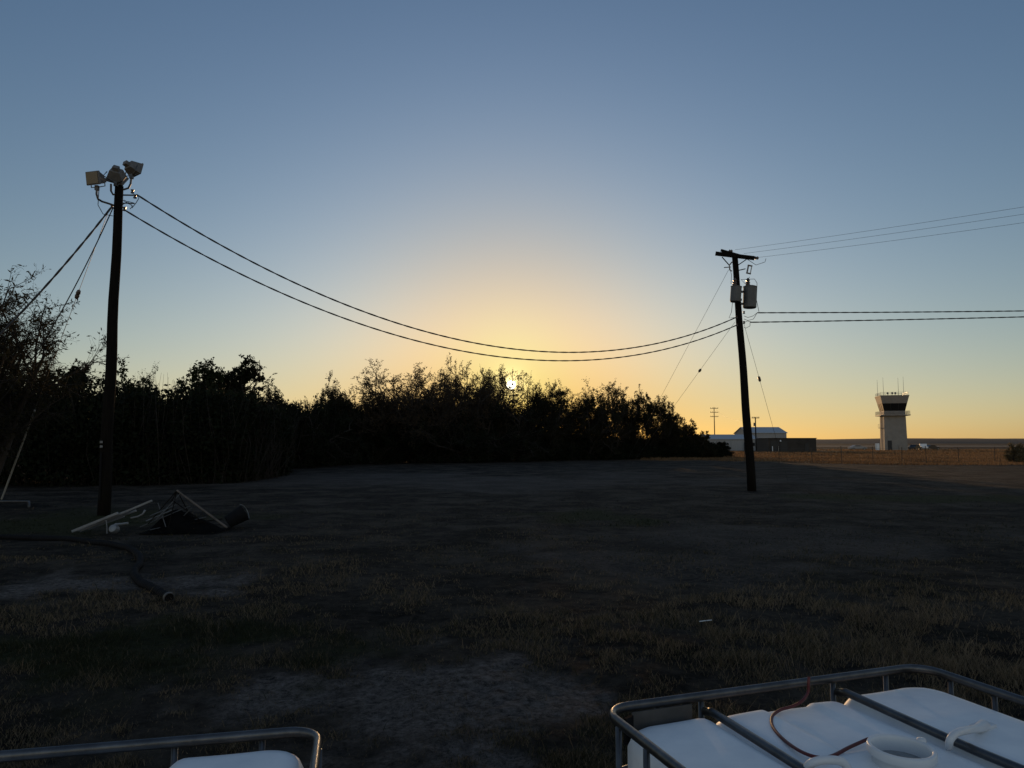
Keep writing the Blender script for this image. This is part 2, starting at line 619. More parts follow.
def build_grass():
    rng = np.random.default_rng(5)
    n = 620000
    py = 452 + 400 * rng.random(n) ** 0.8
    px = rng.uniform(-420, 1450, n)
    d = EYE * F / (py - 443)
    x = (px - 512) / F * d
    y = d
    ok = (d < 62) & ~in_tank(x, y)
    x, y, d, px, py = x[ok], y[ok], d[ok], px[ok], py[ok]
    s = soil_mask(x, y); g = green_mask(x, y)
    clump = 0.5 * fbm(x / 0.3, y / 0.3, 21, 2) + 0.5 * fbm(x / 1.4, y / 1.0, 23, 3)
    keep = rng.random(len(x)) < np.clip((1 - 0.85 * s) * np.clip(5.5 * (clump - 0.42), 0.05, 1) * np.clip(1.3 - d / 45, 0.35, 1) + 0.4 * g, 0.02, 1)
    x, y, d, s, g, clump = x[keep], y[keep], d[keep], s[keep], g[keep], clump[keep]
    n = len(x)
    weedy = np.clip((x - 0.5 + d * 0.02) / 2.5, 0, 1) * np.clip(1 - np.abs(d - 7.5) / 5.5, 0, 1)
    h = (0.022 + 0.036 * rng.random(n)) * (0.3 + 2.2 * clump ** 2) * (1 + 0.75 * weedy + 0.4 * g) * (1 - 0.5 * s)
    tall = rng.random(n) < 0.012 + 0.02 * weedy
    h = np.where(tall, h * 2.2 + 0.05, h) * np.clip(1.15 - d / 40, 0.3, 1)
    w = np.maximum(0.0025, d * 0.00085) * rng.uniform(0.6, 1.4, n)
    kind = np.clip(g * 0.75 + rng.normal(0.42, 0.38, n) + 0.9 * (fbm(x / 2.5, y / 2.5, 31, 3) - 0.5) + 0.42 * np.clip((d - 8) / 10, 0, 1) - 0.25 * weedy, 0, 1)
    blades('grass', x, y, h, w, kind, 0.75, rng, blade_mat('turf', (0.200, 0.148, 0.095), (0.022, 0.026, 0.011), 0.25))
    # tall dry pasture towards the airfield
    n = 90000
    py = 449.3 + 21 * rng.random(n)
    px = rng.uniform(640, 1150, n)
    d = EYE * F / (py - 443)
    x = (px - 512) / F * d
    y = d
    edge = np.interp(x, [-60, 20, 40, 90], [84, 78, 62, 55]) + (fbm(x / 6, y / 6, 78, 3) - 0.5) * 14
    ok = (y > edge) & (x > 14) & (d < 215)
    tw = P(893, 450, 190)
    ok &= ~((np.abs(x - tw.x) < 7) & (np.abs(y - tw.y) < 7)) & ~((x > 42) & (x < 78) & (y > 156) & (y < 200))
    x, y, d = x[ok], y[ok], d[ok]
    n = len(x)
    cl = fbm(x / 3, y / 9, 55, 3)
    cl = np.clip(cl + 0.9 * (fbm(x / 40, y / 2.5 + 9, 57, 2) - 0.5), 0, 1.2)
    h = (0.16 + 0.22 * rng.random(n)) * (0.3 + 1.3 * cl) * np.clip(0.55 + (d - 60) / 150, 0.4, 1.0)
    w = d * 0.0009 * rng.uniform(0.6, 1.4, n)
    blades('dry_pasture', x, y, h, w, np.clip(rng.normal(0.35, 0.25, n) + 1.3 * (0.5 - cl), 0, 1), 0.5, rng,
           blade_mat('dry_pasture', (0.26, 0.155, 0.078), (0.070, 0.043, 0.022), 0.4))


build_grass()

# ------------------------------------------------------------------ trees
def frusta(segs, n):
    if not segs:
        return np.zeros((0, 3)), np.zeros((0, 3), int)
    a = np.array([list(s[0]) + list(s[1]) + [s[2], s[3]] for s in segs], float)
    p0, p1, r0, r1 = a[:, :3], a[:, 3:6], a[:, 6], a[:, 7]
    d = p1 - p0
    d /= np.linalg.norm(d, axis=1, keepdims=True) + 1e-9
    ref = np.where(np.abs(d[:, 2:3]) < 0.9, [[0, 0, 1.0]], [[1.0, 0, 0]])
    u = np.cross(d, ref); u /= np.linalg.norm(u, axis=1, keepdims=True) + 1e-9
    w = np.cross(u, d)
    vs = []
    for p, r in ((p0, r0), (p1, r1)):
        for j in range(n):
            t = 2 * math.pi * j / n
            vs.append(p + (u * math.cos(t) + w * math.sin(t)) * r[:, None])
    V = np.stack(vs, 1)
    k = len(a)
    base = np.arange(k)[:, None] * (2 * n)
    fs = []
    for j in range(n):
        j2 = (j + 1) % n
        fs.append(base + np.array([j, j2, n + j2]))
        fs.append(base + np.array([j, n + j2, n + j]))
    return V.reshape(-1, 3), np.stack(fs, 1).reshape(-1, 3)


def leaves_at(pos, rng, size, elong=2.0, drop=0.0):
    n = len(pos)
    d = rng.normal(size=(n, 3)); d[:, 2] -= drop
    d /= np.linalg.norm(d, axis=1, keepdims=True)
    u = np.cross(d, rng.normal(size=(n, 3))); u /= np.linalg.norm(u, axis=1, keepdims=True) + 1e-9
    s = size * rng.uniform(0.6, 1.4, n)[:, None]
    a = pos; c = pos + d * s * elong
    m = pos + d * s * elong * 0.5
    V = np.stack([a, m + u * s * 0.5, c, m - u * s * 0.5], 1).reshape(-1, 3)
    b = np.arange(n)[:, None] * 4
    T = np.stack([b + [0, 1, 2], b + [0, 2, 3]], 1).reshape(-1, 3)
    return V, T


def grow_tree(seed, H, R, stems=3, nb=(6, 6, 5), leafn=6, leafsize=0.07, up=0.25, elong=2.0, wander=0.25, droop=0.0, fork0=0.3, twig_r=0.008, lean=(0, 0), fan=(28, 62), wide=1.0, top_q=0.994):
    rd = random.Random(seed)
    rng = np.random.default_rng(seed)
    thick, thin, leafpos = [], [], []
    maxlev = len(nb)

    def branch(p, d, length, r, lev):
        k = 5 if lev < 2 else 3
        pts = [p.copy()]
        dd = d.copy()
        st = length / k
        for i in range(k):
            j = Vector((rd.gauss(0, 1), rd.gauss(0, 1), rd.gauss(0, 1))) * wander
            dd = (dd + j * 0.6 + Vector((0, 0, up * (0.5 if lev == 0 else 1.0) - droop * max(0, lev - 1)))).normalized()
            q = pts[-1] + dd * st
            if q.z < 0.15:
                q.z = 0.15
            r0 = r * (1 - i / k * 0.65); r1 = r * (1 - (i + 1) / k * 0.65)
            (thick if lev < 2 else thin).append((pts[-1], q, r0, r1))
            pts.append(q)
        if lev >= maxlev - 1:
            for _ in range(leafn):
                t = rd.uniform(0.15, 1.05) * k
                i = min(int(t), k - 1)
                q = pts[i].lerp(pts[i + 1], t - i)
                leafpos.append((q.x + rd.gauss(0, 0.02), q.y + rd.gauss(0, 0.02), q.z + rd.gauss(0, 0.02)))
        if lev < maxlev:
            for c in range(nb[lev]):
                t = (fork0 if lev == 0 else 0.25) + (1 - (fork0 if lev == 0 else 0.25)) * (c + rd.random()) / nb[lev]
                i = min(int(t * k), k - 1)
                q = pts[i].lerp(pts[i + 1], t * k - i)
                dl = (pts[i + 1] - pts[i]).normalized()
                o = Vector((rd.gauss(0, 1), rd.gauss(0, 1), rd.gauss(0, 0.7)))
                o = (o - dl * o.dot(dl)).normalized()
                an = math.radians(rd.uniform(*fan))
                nd = dl * math.cos(an) + o * math.sin(an)
                ln = length * rd.uniform(0.38, 0.62) * (1.1 - 0.35 * t)
                branch(q, nd, ln, max(twig_r * (0.6 if lev + 1 == maxlev else 1.0), r * 0.5 * (1 - 0.4 * t)), lev + 1)

    for s in range(stems):
        a = 2 * math.pi * (s + rd.random() * 0.7) / stems
        spread = R / H * rd.uniform(0.35, 0.85) * wide if stems > 1 else 0.08
        d = Vector((math.cos(a) * spread + lean[0], math.sin(a) * spread + lean[1], 1)).normalized()
        branch(Vector((math.cos(a) * 0.12 * (stems > 1), math.sin(a) * 0.12 * (stems > 1), -0.1)), d, H * rd.uniform(0.62, 0.8), 0.018 * H * (1.3 if stems == 1 else 1), 0)
    zs = sorted(q[1].z for q in thin)
    zmax = max(0.1, zs[int(len(zs) * top_q)])
    k = H / zmax
    xs = sorted(abs(q[1].x) for q in thin)
    kx = R / max(0.3, xs[int(len(xs) * 0.96)]) if xs else 1
    kx = min(max(kx, 0.5), 2.2)
    S = np.array([kx, kx, k])
    tv, tt = frusta(thick, 6)
    wv, wt = frusta(thin, 3)
    lv, lt = leaves_at(np.array(leafpos), rng, leafsize, elong, droop) if leafpos else (np.zeros((0, 3)), np.zeros((0, 3), int))
    lp = np.repeat(np.array(leafpos), 4, axis=0) if leafpos else lv
    lv = lv - lp + lp * S
    return tv * S, tt, wv * S, wt, lv, lt


def tree(name, label, cat, x, y, args, leafm, group=None):
    z = gz1(x, y)
    o = empty(name, (x, y, z))
    tv, tt, wv, wt, lv, lt = grow_tree(**args)
    np_mesh('trunk', tv, tt, M_bark, o)
    V = np.concatenate([wv, lv]); T = np.concatenate([wt, lt + len(wv)])
    mi = np.concatenate([np.zeros(len(wt), int), np.ones(len(lt), int)])
    np_mesh('crown', V, T, [M_bark, leafm], o, midx=mi)
    tag(o, label, cat, group)
    return o


def kind_args(kind, seed, H, R):
    if kind == 'twiggy':      # open mesquite, many fine twigs, small leaves
        return dict(seed=seed, H=H, R=R, stems=6, nb=(8, 8, 7), leafn=8, leafsize=0.066, up=0.03, wander=0.33, fork0=0.25, twig_r=0.0095, elong=2.2, fan=(30, 72), wide=1.7, top_q=0.996)
    if kind == 'bushy':       # dense scrub tree
        return dict(seed=seed, H=H, R=R, stems=7, nb=(8, 7, 5), leafn=11, leafsize=0.085, up=0.0, wander=0.36, fork0=0.08, twig_r=0.010, elong=1.9, fan=(35, 80), wide=2.0, top_q=0.99)
    if kind == 'oak':         # dark leafy crown on spreading limbs
        return dict(seed=seed, H=H, R=R, stems=3, nb=(9, 8, 6), leafn=16, leafsize=0.11, up=0.0, wander=0.34, fork0=0.5, twig_r=0.014, elong=1.4, fan=(45, 85), wide=0.9, top_q=0.994)
    if kind == 'sparse':
        return dict(seed=seed, H=H, R=R, stems=4, nb=(6, 7, 6), leafn=3, leafsize=0.050, up=0.06, wander=0.32, fork0=0.3, twig_r=0.009, elong=2.0, fan=(28, 65), wide=1.5, top_q=0.996)


# px centre, px top, half-width px, depth, kind, leaf, name, label
TREES = [
    (62, 366, 34, 36, 'twiggy', M_leafo, 'scrub_tree', 'thin topped scrub tree just left of the floodlight pole, behind the feathery tree'),
    (118, 384, 32, 38, 'bushy', M_leafg, 'scrub_tree', 'low dense scrub tree right behind the shaft of the floodlight pole'),
    (146, 366, 26, 41, 'sparse', M_leafo, 'scrub_tree', 'scrub tree with blurred sparse top shoots right of the floodlight pole'),
    (182, 372, 34, 40, 'bushy', M_leafg, 'scrub_tree', 'rounded green scrub tree in front of the dark leafy oak'),
    (222, 400, 26, 42, 'bushy', M_leafg, 'scrub_tree', 'greenish bush tree at the right corner of the nearer thicket'),
    (238, 361, 40, 56, 'oak', M_leafd, 'oak_tree', 'dark leafy oak with the densest crown, standing above the left thicket'),
    (276, 386, 20, 62, 'twiggy', M_leafo, 'mesquite_tree', 'small thin mesquite crown just right of the dark oak'),
    (322, 379, 26, 66, 'twiggy', M_leafo, 'mesquite_tree', 'round fan shaped mesquite crown alone between oak and taller trees'),
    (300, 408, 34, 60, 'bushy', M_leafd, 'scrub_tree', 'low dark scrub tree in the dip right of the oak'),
    (352, 394, 18, 68, 'sparse', M_leafb, 'mesquite_tree', 'sparse mesquite with bare sticks in the dip left of the taller crowns'),
    (398, 369, 30, 70, 'twiggy', M_leafb, 'mesquite_tree', 'open mesquite with bare forked limbs showing sky, left of the tallest crowns'),
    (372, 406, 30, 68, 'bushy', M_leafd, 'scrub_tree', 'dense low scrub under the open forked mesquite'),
    (436, 369, 30, 73, 'twiggy', M_leafb, 'mesquite_tree', 'brown mesquite between the open forked tree and the tallest crown'),
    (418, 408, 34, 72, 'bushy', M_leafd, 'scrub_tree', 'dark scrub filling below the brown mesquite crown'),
    (476, 362, 32, 76, 'twiggy', M_leafb, 'mesquite_tree', 'tallest mesquite of the row, with upright twigs, left of the sun'),
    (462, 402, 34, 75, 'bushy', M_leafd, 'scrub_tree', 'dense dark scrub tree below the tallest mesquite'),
    (531, 383, 9, 82, 'sparse', M_leafb, 'mesquite_tree', 'very sparse twiggy mesquite close to the right side of the sun'),
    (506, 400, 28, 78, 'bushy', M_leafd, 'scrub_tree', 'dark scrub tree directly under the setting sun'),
    (546, 378, 22, 80, 'twiggy', M_leafo, 'mesquite_tree', 'pointed mesquite crown just right of the sun'),
    (586, 387, 26, 83, 'twiggy', M_leafo, 'mesquite_tree', 'mesquite with notched top second right of the sun'),
    (612, 385, 24, 85, 'twiggy', M_leafo, 'mesquite_tree', 'mesquite crown midway between the sun and the end of the row'),
    (644, 394, 16, 88, 'twiggy', M_leafo, 'mesquite_tree', 'domed mesquite where the guy wires drop behind the crowns'),
    (662, 405, 13, 90, 'twiggy', M_leafo, 'mesquite_tree', 'see through mesquite at the descending end of the row'),
    (688, 429, 15, 94, 'bushy', M_leafo, 'scrub_tree', 'short bush tree last but one before the grey buildings'),
    (340, 392, 30, 70, 'twiggy', M_leafo, 'mesquite_tree', 'rounded low mesquite crown between the fan shaped crown and the open forked one'),
    (455, 372, 26, 79, 'twiggy', M_leafb, 'mesquite_tree', 'mesquite crown set back just left of the tallest one'),
    (489, 370, 14, 84, 'twiggy', M_leafb, 'mesquite_tree', 'narrow twiggy mesquite touching the left side of the sun'),
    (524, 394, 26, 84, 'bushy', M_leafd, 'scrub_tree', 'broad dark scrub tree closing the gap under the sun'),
    (568, 394, 26, 85, 'twiggy', M_leafo, 'mesquite_tree', 'low mesquite filling the notch between the two crowns right of the sun'),
    (626, 389, 18, 89, 'twiggy', M_leafo, 'mesquite_tree', 'mesquite set back left of the domed crown at the guy wires'),
    (680, 421, 12, 93, 'twiggy', M_leafo, 'scrub_tree', 'low dark scrub below the see through mesquite'),
    (710, 442, 13, 96, 'bushy', M_leafd, 'shrub', 'lowest rounded dark shrub ending the tree row beside the buildings'),
]
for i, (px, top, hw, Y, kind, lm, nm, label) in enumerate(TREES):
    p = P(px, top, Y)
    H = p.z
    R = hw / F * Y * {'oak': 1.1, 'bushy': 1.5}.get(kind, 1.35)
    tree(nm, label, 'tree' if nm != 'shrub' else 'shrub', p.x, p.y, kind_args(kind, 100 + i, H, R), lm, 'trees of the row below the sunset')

# the nearer feathery tree leaning in from the left edge
p = P(-8, 287, 22)
tree('feathery_tree', 'near feathery tree with drooping fine leaves at the left edge', 'tree', p.x, p.y,
     dict(seed=7, H=p.z, R=2.1, stems=7, nb=(8, 9, 8), leafn=5, leafsize=0.034, up=0.10, wander=0.22, droop=0.10, fork0=0.12, twig_r=0.006, elong=3.8, lean=(0.05, 0), wide=1.3), M_leafo)

# shrub at the right edge, in front of the fence
p = G(1016, 463.5)
tree('spiky_shrub', 'pale spiky shrub in front of the wire fence at the right edge', 'shrub', p.x, p.y,
     dict(seed=12, H=1.85, R=0.95, stems=11, nb=(6, 4), leafn=22, leafsize=0.06, up=0.1, wander=0.25, fork0=0.1, twig_r=0.012, elong=4.0), mat('leaf_pale', (0.16, 0.12, 0.06), 0.8, var=0.3, scale=3, transl=0.3))


def build_thicket():
    rng = np.random.default_rng(11)
    pts = [(-260, 487, 376), (-60, 487, 372), (100, 486, 384), (170, 485, 384), (225, 484, 396), (246, 481, 425), (262, 470, 405), (330, 465.5, 404), (400, 463, 402), (500, 461.5, 408),
           (545, 460.8, 433), (640, 459.3, 438), (690, 458.5, 437), (720, 457.7, 444), (731, 457.4, 452)]
    A = []
    for px, yb, yt in pts:
        g = G(px, yb)
        A.append((g.x, g.y, P(px, yt, g.y + 1.5).z))
    A = np.array(A)
    seg = np.hypot(np.diff(A[:, 0]), np.diff(A[:, 1]))
    cum = np.concatenate([[0], np.cumsum(seg)])
    n = 260000
    s = rng.uniform(0, cum[-1], n)
    X = np.interp(s, cum, A[:, 0]); Yc = np.interp(s, cum, A[:, 1]); H = np.interp(s, cum, A[:, 2])
    dep = rng.random(n) ** 1.3 * 7.0
    H = H * (0.72 + 0.45 * fbm(s / 1.3, dep / 1.5, 3, 3)) * np.clip(0.55 + dep / 2.2, 0, 1)
    z = rng.random(n) ** 0.85 * H
    x = X + rng.normal(0, 0.15, n)
    y = Yc + dep + (fbm(s / 2.0, z / 1.0, 8, 2) - 0.5) * 1.6
    lv, lt = leaves_at(np.stack([x, y, z + 0.02], -1), rng, 0.13, 1.7)
    lv[:, 2] = np.maximum(lv[:, 2], 0.0)
    # stems
    m = 5200
    s = rng.uniform(0, cum[-1], m)
    X = np.interp(s, cum, A[:, 0]) + rng.normal(0, 0.3, m); Yc = np.interp(s, cum, A[:, 1]) + 0.3 + rng.random(m) * 5; H = np.interp(s, cum, A[:, 2])
    segs = []
    for i in range(m):
        h = H[i] * rng.uniform(0.5, 1.12)
        p0 = (X[i], Yc[i], 0); p1 = (X[i] + rng.normal(0, 0.35), Yc[i] + rng.normal(0, 0.35), h * 0.55); p2 = (p1[0] + rng.normal(0, 0.4), p1[1] + rng.normal(0, 0.4), h)
        segs += [(p0, p1, 0.022, 0.014), (p1, p2, 0.014, 0.005)]
    sv, st = frusta(segs, 3)
    V = np.concatenate([sv, lv]); T = np.concatenate([st, lt + len(sv)])
    mi = np.concatenate([np.zeros(len(st), int), np.ones(len(lt), int)])
    o = np_mesh('thicket', V, T, [M_bark, M_leafd], midx=mi)
    tag(o, kind='stuff')


build_thicket()

# ------------------------------------------------------------------ control tower
def build_tower():
    c = P(894.0, 450.3, 193)
    o = empty('control_tower', (c.x, c.y, 0), math.radians(-16))
    o.scale = (0.875, 0.875, 1.0)
    # local -y is the shaded face towards the camera
    b = MB()
    b.box((0, 0, 4.65), (6.3, 6.3, 9.3), taper=0.95)
    b.build('shaft', M_conc, o)
    b = MB(); b.box((0, 0, 9.38), (8.2, 8.2, 0.26)); deck = b.build('catwalk', M_fascia, o)
    b = MB()
    for sx, sy, ex, ey in ((-1, -1, 1, -1), (1, -1, 1, 1), (1, 1, -1, 1), (-1, 1, -1, -1)):
        for z in (9.85, 10.15, 10.45):
            b.tube([(sx * 4.0, sy * 4.0, z), (ex * 4.0, ey * 4.0, z)], 0.035, 5)
        for k in range(8):
            t = k / 8
            x, y = 4.0 * (sx + (ex - sx) * t), 4.0 * (sy + (ey - sy) * t)
            b.tube([(x, y, 9.51), (x, y, 10.47)], 0.035, 5)
    b.build('railing', M_fascia, o)
    b = MB(); b.box((0, 0, 10.03), (5.9, 5.9, 1.03)); b.build('cab_wall', M_fascia, o)

    def frustum(z0, z1, a0, a1):
        m = MB()
        m.add([(-a0, -a0, z0), (a0, -a0, z0), (a0, a0, z0), (-a0, a0, z0), (-a1, -a1, z1), (a1, -a1, z1), (a1, a1, z1), (-a1, a1, z1)],
              [(3, 2, 1, 0), (4, 5, 6, 7), (0, 1, 5, 4), (1, 2, 6, 5), (2, 3, 7, 6), (3, 0, 4, 7)])
        return m
    cw = frustum(10.56, 12.56, 2.9, 3.4).build('cab_window', M_tglass, o)
    for q in range(4):
        R = rotz(q * math.pi / 2)
        for k in (-1, -0.34, 0.34):
            m = MB()
            m.tube([R @ Vector((k * 2.9, -2.92, 10.56)), R @ Vector((k * 3.4, -3.42, 12.56))], 0.05, 5)
            m.build('mullion', M_door, cw)
    frustum(12.56, 14.55, 3.46, 3.98).build('roof_fascia', M_fascia, o)
    b = MB(); b.box((0, 0, 14.62), (8.1, 8.1, 0.12)); roof = b.build('roof', M_fascia, o)
    b = MB()
    for k in range(9):
        for s in (-1, 1):
            b.tube([(-3.8 + k * 0.95, s * 3.8, 14.68), (-3.8 + k * 0.95, s * 3.8, 15.5)], 0.03, 5)
            b.tube([(s * 3.8, -3.8 + k * 0.95, 14.68), (s * 3.8, -3.8 + k * 0.95, 15.5)], 0.03, 5)
    for z in (15.1, 15.5):
        b.tube([(-3.8, -3.8, z), (3.8, -3.8, z), (3.8, 3.8, z), (-3.8, 3.8, z)], 0.03, 5, closed=True)
    b.build('roof_railing', M_galv, o)
    for x, y, h in ((-3.7, 1.0, 4.6), (-2.9, -3.2, 4.9), (1.3, -3.0, 4.7), (2.7, -3.2, 5.0)):
        b = MB(); b.tube([(x, y, 14.68), (x, y, 14.68 + h * 0.5), (x, y, 14.68 + h)], [0.06, 0.05, 0.03], 5); b.build('antenna', M_galv, o)
    for x, y in ((-1.6, -2.4), (-0.4, -2.9), (0.6, -2.2)):
        b = MB(); b.lathe([(0.05, 14.68), (0.05, 15.0), (0.28, 15.1), (0.26, 15.5), (0.08, 15.62)], 10, Matrix.Translation((x, y, 0))); b.build('beacon', M_fascia, o)
    b = MB(); b.box((-1.75, -3.13, 1.3), (1.15, 0.16, 2.6)); d = b.build('door', M_door, o)
    b = MB(); b.tube([(-1.35, -3.22, 1.1), (-1.35, -3.26, 1.1), (-1.35, -3.26, 1.3)], 0.03, 5); b.build('handle', M_galv, d)
    b = MB(); b.box((1.2, -3.22, 0.75), (0.9, 0.35, 1.5)); b.build('equipment_box', M_fascia, o)
    # outside ladder with its little platform on the lit side
    b = MB()
    for y in (-0.3, 0.3):
        b.tube([(-3.32, y, 0.2), (-3.17, y, 9.2)], 0.05, 5)
    for k in range(22):
        b.tube([(-3.32 + k * 0.006, -0.3, 0.4 + k * 0.4), (-3.32 + k * 0.006, 0.3, 0.4 + k * 0.4)], 0.03, 4)
    b.box((-3.60, 0, 6.0), (0.9, 1.6, 0.12))
    for y in (-0.75, 0.75):
        b.tube([(-4.0, y, 6.06), (-4.0, y, 7.0)], 0.03, 4)
    b.tube([(-4.0, -0.75, 7.0), (-4.0, 0.75, 7.0)], 0.03, 4)
    b.build('ladder', M_fascia, o)
    tag(o, 'concrete airport control tower with flared dark glass cab and roof antennas', 'control tower')
    # small white utility box at its foot
    q = P(877.5, 449.8, 188)
    o = empty('utility_cabinet', (q.x, q.y, 0))
    b = MB(); b.box((0, 0, 0.95), (0.8, 0.7, 1.8)); b.build('cabinet', M_white, o, bevel=0.03)
    b = MB(); b.box((0, -0.37, 0.95), (0.66, 0.03, 1.55)); b.build('door', M_white, o)
    b = MB(); b.box((0, 0, 0.03), (0.95, 0.9, 0.08)); b.build('plinth', M_conc, o)
    tag(o, 'white utility cabinet at the left foot of the control tower', 'cabinet')


build_tower()

# ------------------------------------------------------------------ buildings
def gable(name, label, px0, px1, ytop, Y, depth, eave, mat_wall, mat_roof, doors=(), windows=(), yaw=0.0, ridge=True):
    a = P(px0, 450, Y); c = P(px1, 450, Y)
    W = c.x - a.x
    H = P((px0 + px1) / 2, ytop, Y + (depth / 2 if ridge else 0)).z
    o = empty(name, ((a.x + c.x) / 2, Y + depth / 2, 0), yaw)
    b = MB()
    w, d = W / 2, depth / 2
    if ridge:
        b.add([(-w, -d, 0), (w, -d, 0), (w, d, 0), (-w, d, 0), (-w, -d, eave), (w, -d, eave), (w, d, eave), (-w, d, eave), (-w, 0, H - 0.1), (w, 0, H - 0.1)],
              [(0, 1, 5, 4), (2, 3, 7, 6), (1, 2, 6, 9, 5), (3, 0, 4, 8, 7), (4, 5, 9, 8), (6, 7, 8, 9)])
    else:
        b.box((0, 0, H / 2), (W, depth, H))
    b.build('wall', mat_wall, o)
    b = MB()
    if ridge:
        e = 0.25
        k = (H - 0.1 - eave) / d
        for s in (-1, 1):
            pr = [(-w - e, s * (d + e), eave - k * e + 0.02), (w + e, s * (d + e), eave - k * e + 0.02), (w + e, 0, H - 0.08), (-w - e, 0, H - 0.08)]
            top = [(x, y, z + 0.12) for x, y, z in pr]
            b.add(pr + top, [(0, 1, 2, 3), (7, 6, 5, 4), (0, 4, 5, 1), (1, 5, 6, 2), (2, 6, 7, 3), (3, 7, 4, 0)])
    else:
        b.box((0, 0, H + 0.08), (W + 0.3, depth + 0.3, 0.16))
    b.build('roof', mat_roof, o)
    for (x, wd, h, m) in doors:
        b = MB(); b.box((-w + W * x, -d - 0.03, h / 2), (wd, 0.06, h)); b.build('door', m, o)
    for (x, z, wd, h, m) in windows:
        b = MB(); b.box((-w + W * x, -d - 0.02, z), (wd + 0.16, 0.05, h + 0.16)); f = b.build('window', M_fascia, o)
        b = MB(); b.box((-w + W * x, -d - 0.055, z), (wd, 0.03, h)); b.build('pane', m, f)
    tag(o, label, 'building')
    return o


M_paleside = mat('pale_siding', (0.30, 0.29, 0.28), 0.6, var=0.12, scale=0.9, stretch=(8, 8, 0.6))
lb = gable('low_building', 'long low grey metal building with shallow pale roof, left of the tall hangar', 708, 758, 434.6, 184, 10, 2.9, M_siding, M_metalroof,
           doors=((0.12, 1.0, 2.1, M_paleside), (0.34, 2.6, 2.5, M_paleside), (0.58, 2.6, 2.5, M_paleside), (0.76, 1.0, 2.1, M_door)),
           windows=((0.22, 1.6, 1.0, 0.8, M_tglass), (0.90, 1.6, 1.0, 0.8, M_tglass)))
hg = gable('hangar', 'tall grey metal hangar with light sloping roof behind the brown shed', 749, 787, 427.2, 190, 12, 4.6, M_siding, M_metalroof,
           doors=((0.10, 1.0, 2.1, M_door), (0.42, 3.6, 3.6, M_paleside), (0.72, 1.0, 2.1, M_door)))
bs = gable('brown_shed', 'flat roofed dark brown shed with open bay, nearest of the three buildings', 768.5, 816.5, 438.6, 165, 8, 3.0, M_sidingdark, M_sidingdark,
           doors=((0.14, 2.0, 2.4, M_door), (0.32, 1.7, 2.4, M_door), (0.80, 0.9, 2.0, M_door)), ridge=False)
for k, (x, z) in enumerate(((0.07, 0.0), (0.20, 0.0))):
    b = MB(); b.tube([(-5.57 + 11.1 * x, -4.5, 0.0), (-5.57 + 11.1 * x, -4.5, 1.2)], 0.09, 8); b.build('bollard', M_white, bs)
b = MB(); b.lathe([(0.02, 0.16), (0.16, 0.10), (0.22, -0.10), (0.20, -0.16), (0.02, -0.17)], 12, Matrix.Translation((-2.80, -4.25, 2.45)))
lampo = b.build('wall_lamp', M_white, bs)
b = MB(); b.tube([(-2.80, -4.0, 2.7), (-2.80, -4.25, 2.7), (-2.80, -4.25, 2.6)], 0.03, 6); b.build('arm', M_galv, lampo)
b = MB(); b.box((2.2, -4.05, 2.0), (2.2, 0.05, 0.5)); b.build('sign_board', M_sidingdark, bs)

# ------------------------------------------------------------------ far utility poles
def small_pole(px, ytop, Y, arms, label, trafo=False):
    t = P(px, ytop, Y)
    o = empty('utility_pole', (t.x, t.y, 0))
    b = MB(); b.tube([(0, 0, -0.2), (0, 0, t.z)], [0.20, 0.13], 8); b.build('shaft', M_wood, o)
    for z, w in arms:
        b = MB(); b.box((0, -0.17, t.z - z), (w, 0.12, 0.16)); ca = b.build('crossarm', M_wood, o)
        for k in (-1, -0.45, 0.45, 1):
            b = MB()
            b.lathe([(0.05, 0.08), (0.09, 0.14), (0.07, 0.32), (0.02, 0.36)], 8, Matrix.Translation((k * (w / 2 - 0.12), -0.17, t.z - z)))
            b.build('insulator', M_porc, ca)
    if trafo:
        b = MB(); b.lathe([(0.22, 0), (0.24, 0.05), (0.24, 0.75), (0.18, 0.85)], 12, Matrix.Translation((-0.32, -0.1, t.z - 2.3))); b.build('transformer', M_trans, o)
    tag(o, label, 'utility pole')
    return o, t


fp, fpt = small_pole(714, 407, 250, ((0.5, 2.8), (1.9, 2.8), (3.4, 2.8)), 'distant pole with three crossarms above the low grey building')
sp, spt = small_pole(755.3, 417, 180, ((0.25, 1.9),), 'short service pole with one crossarm in front of the hangar', True)

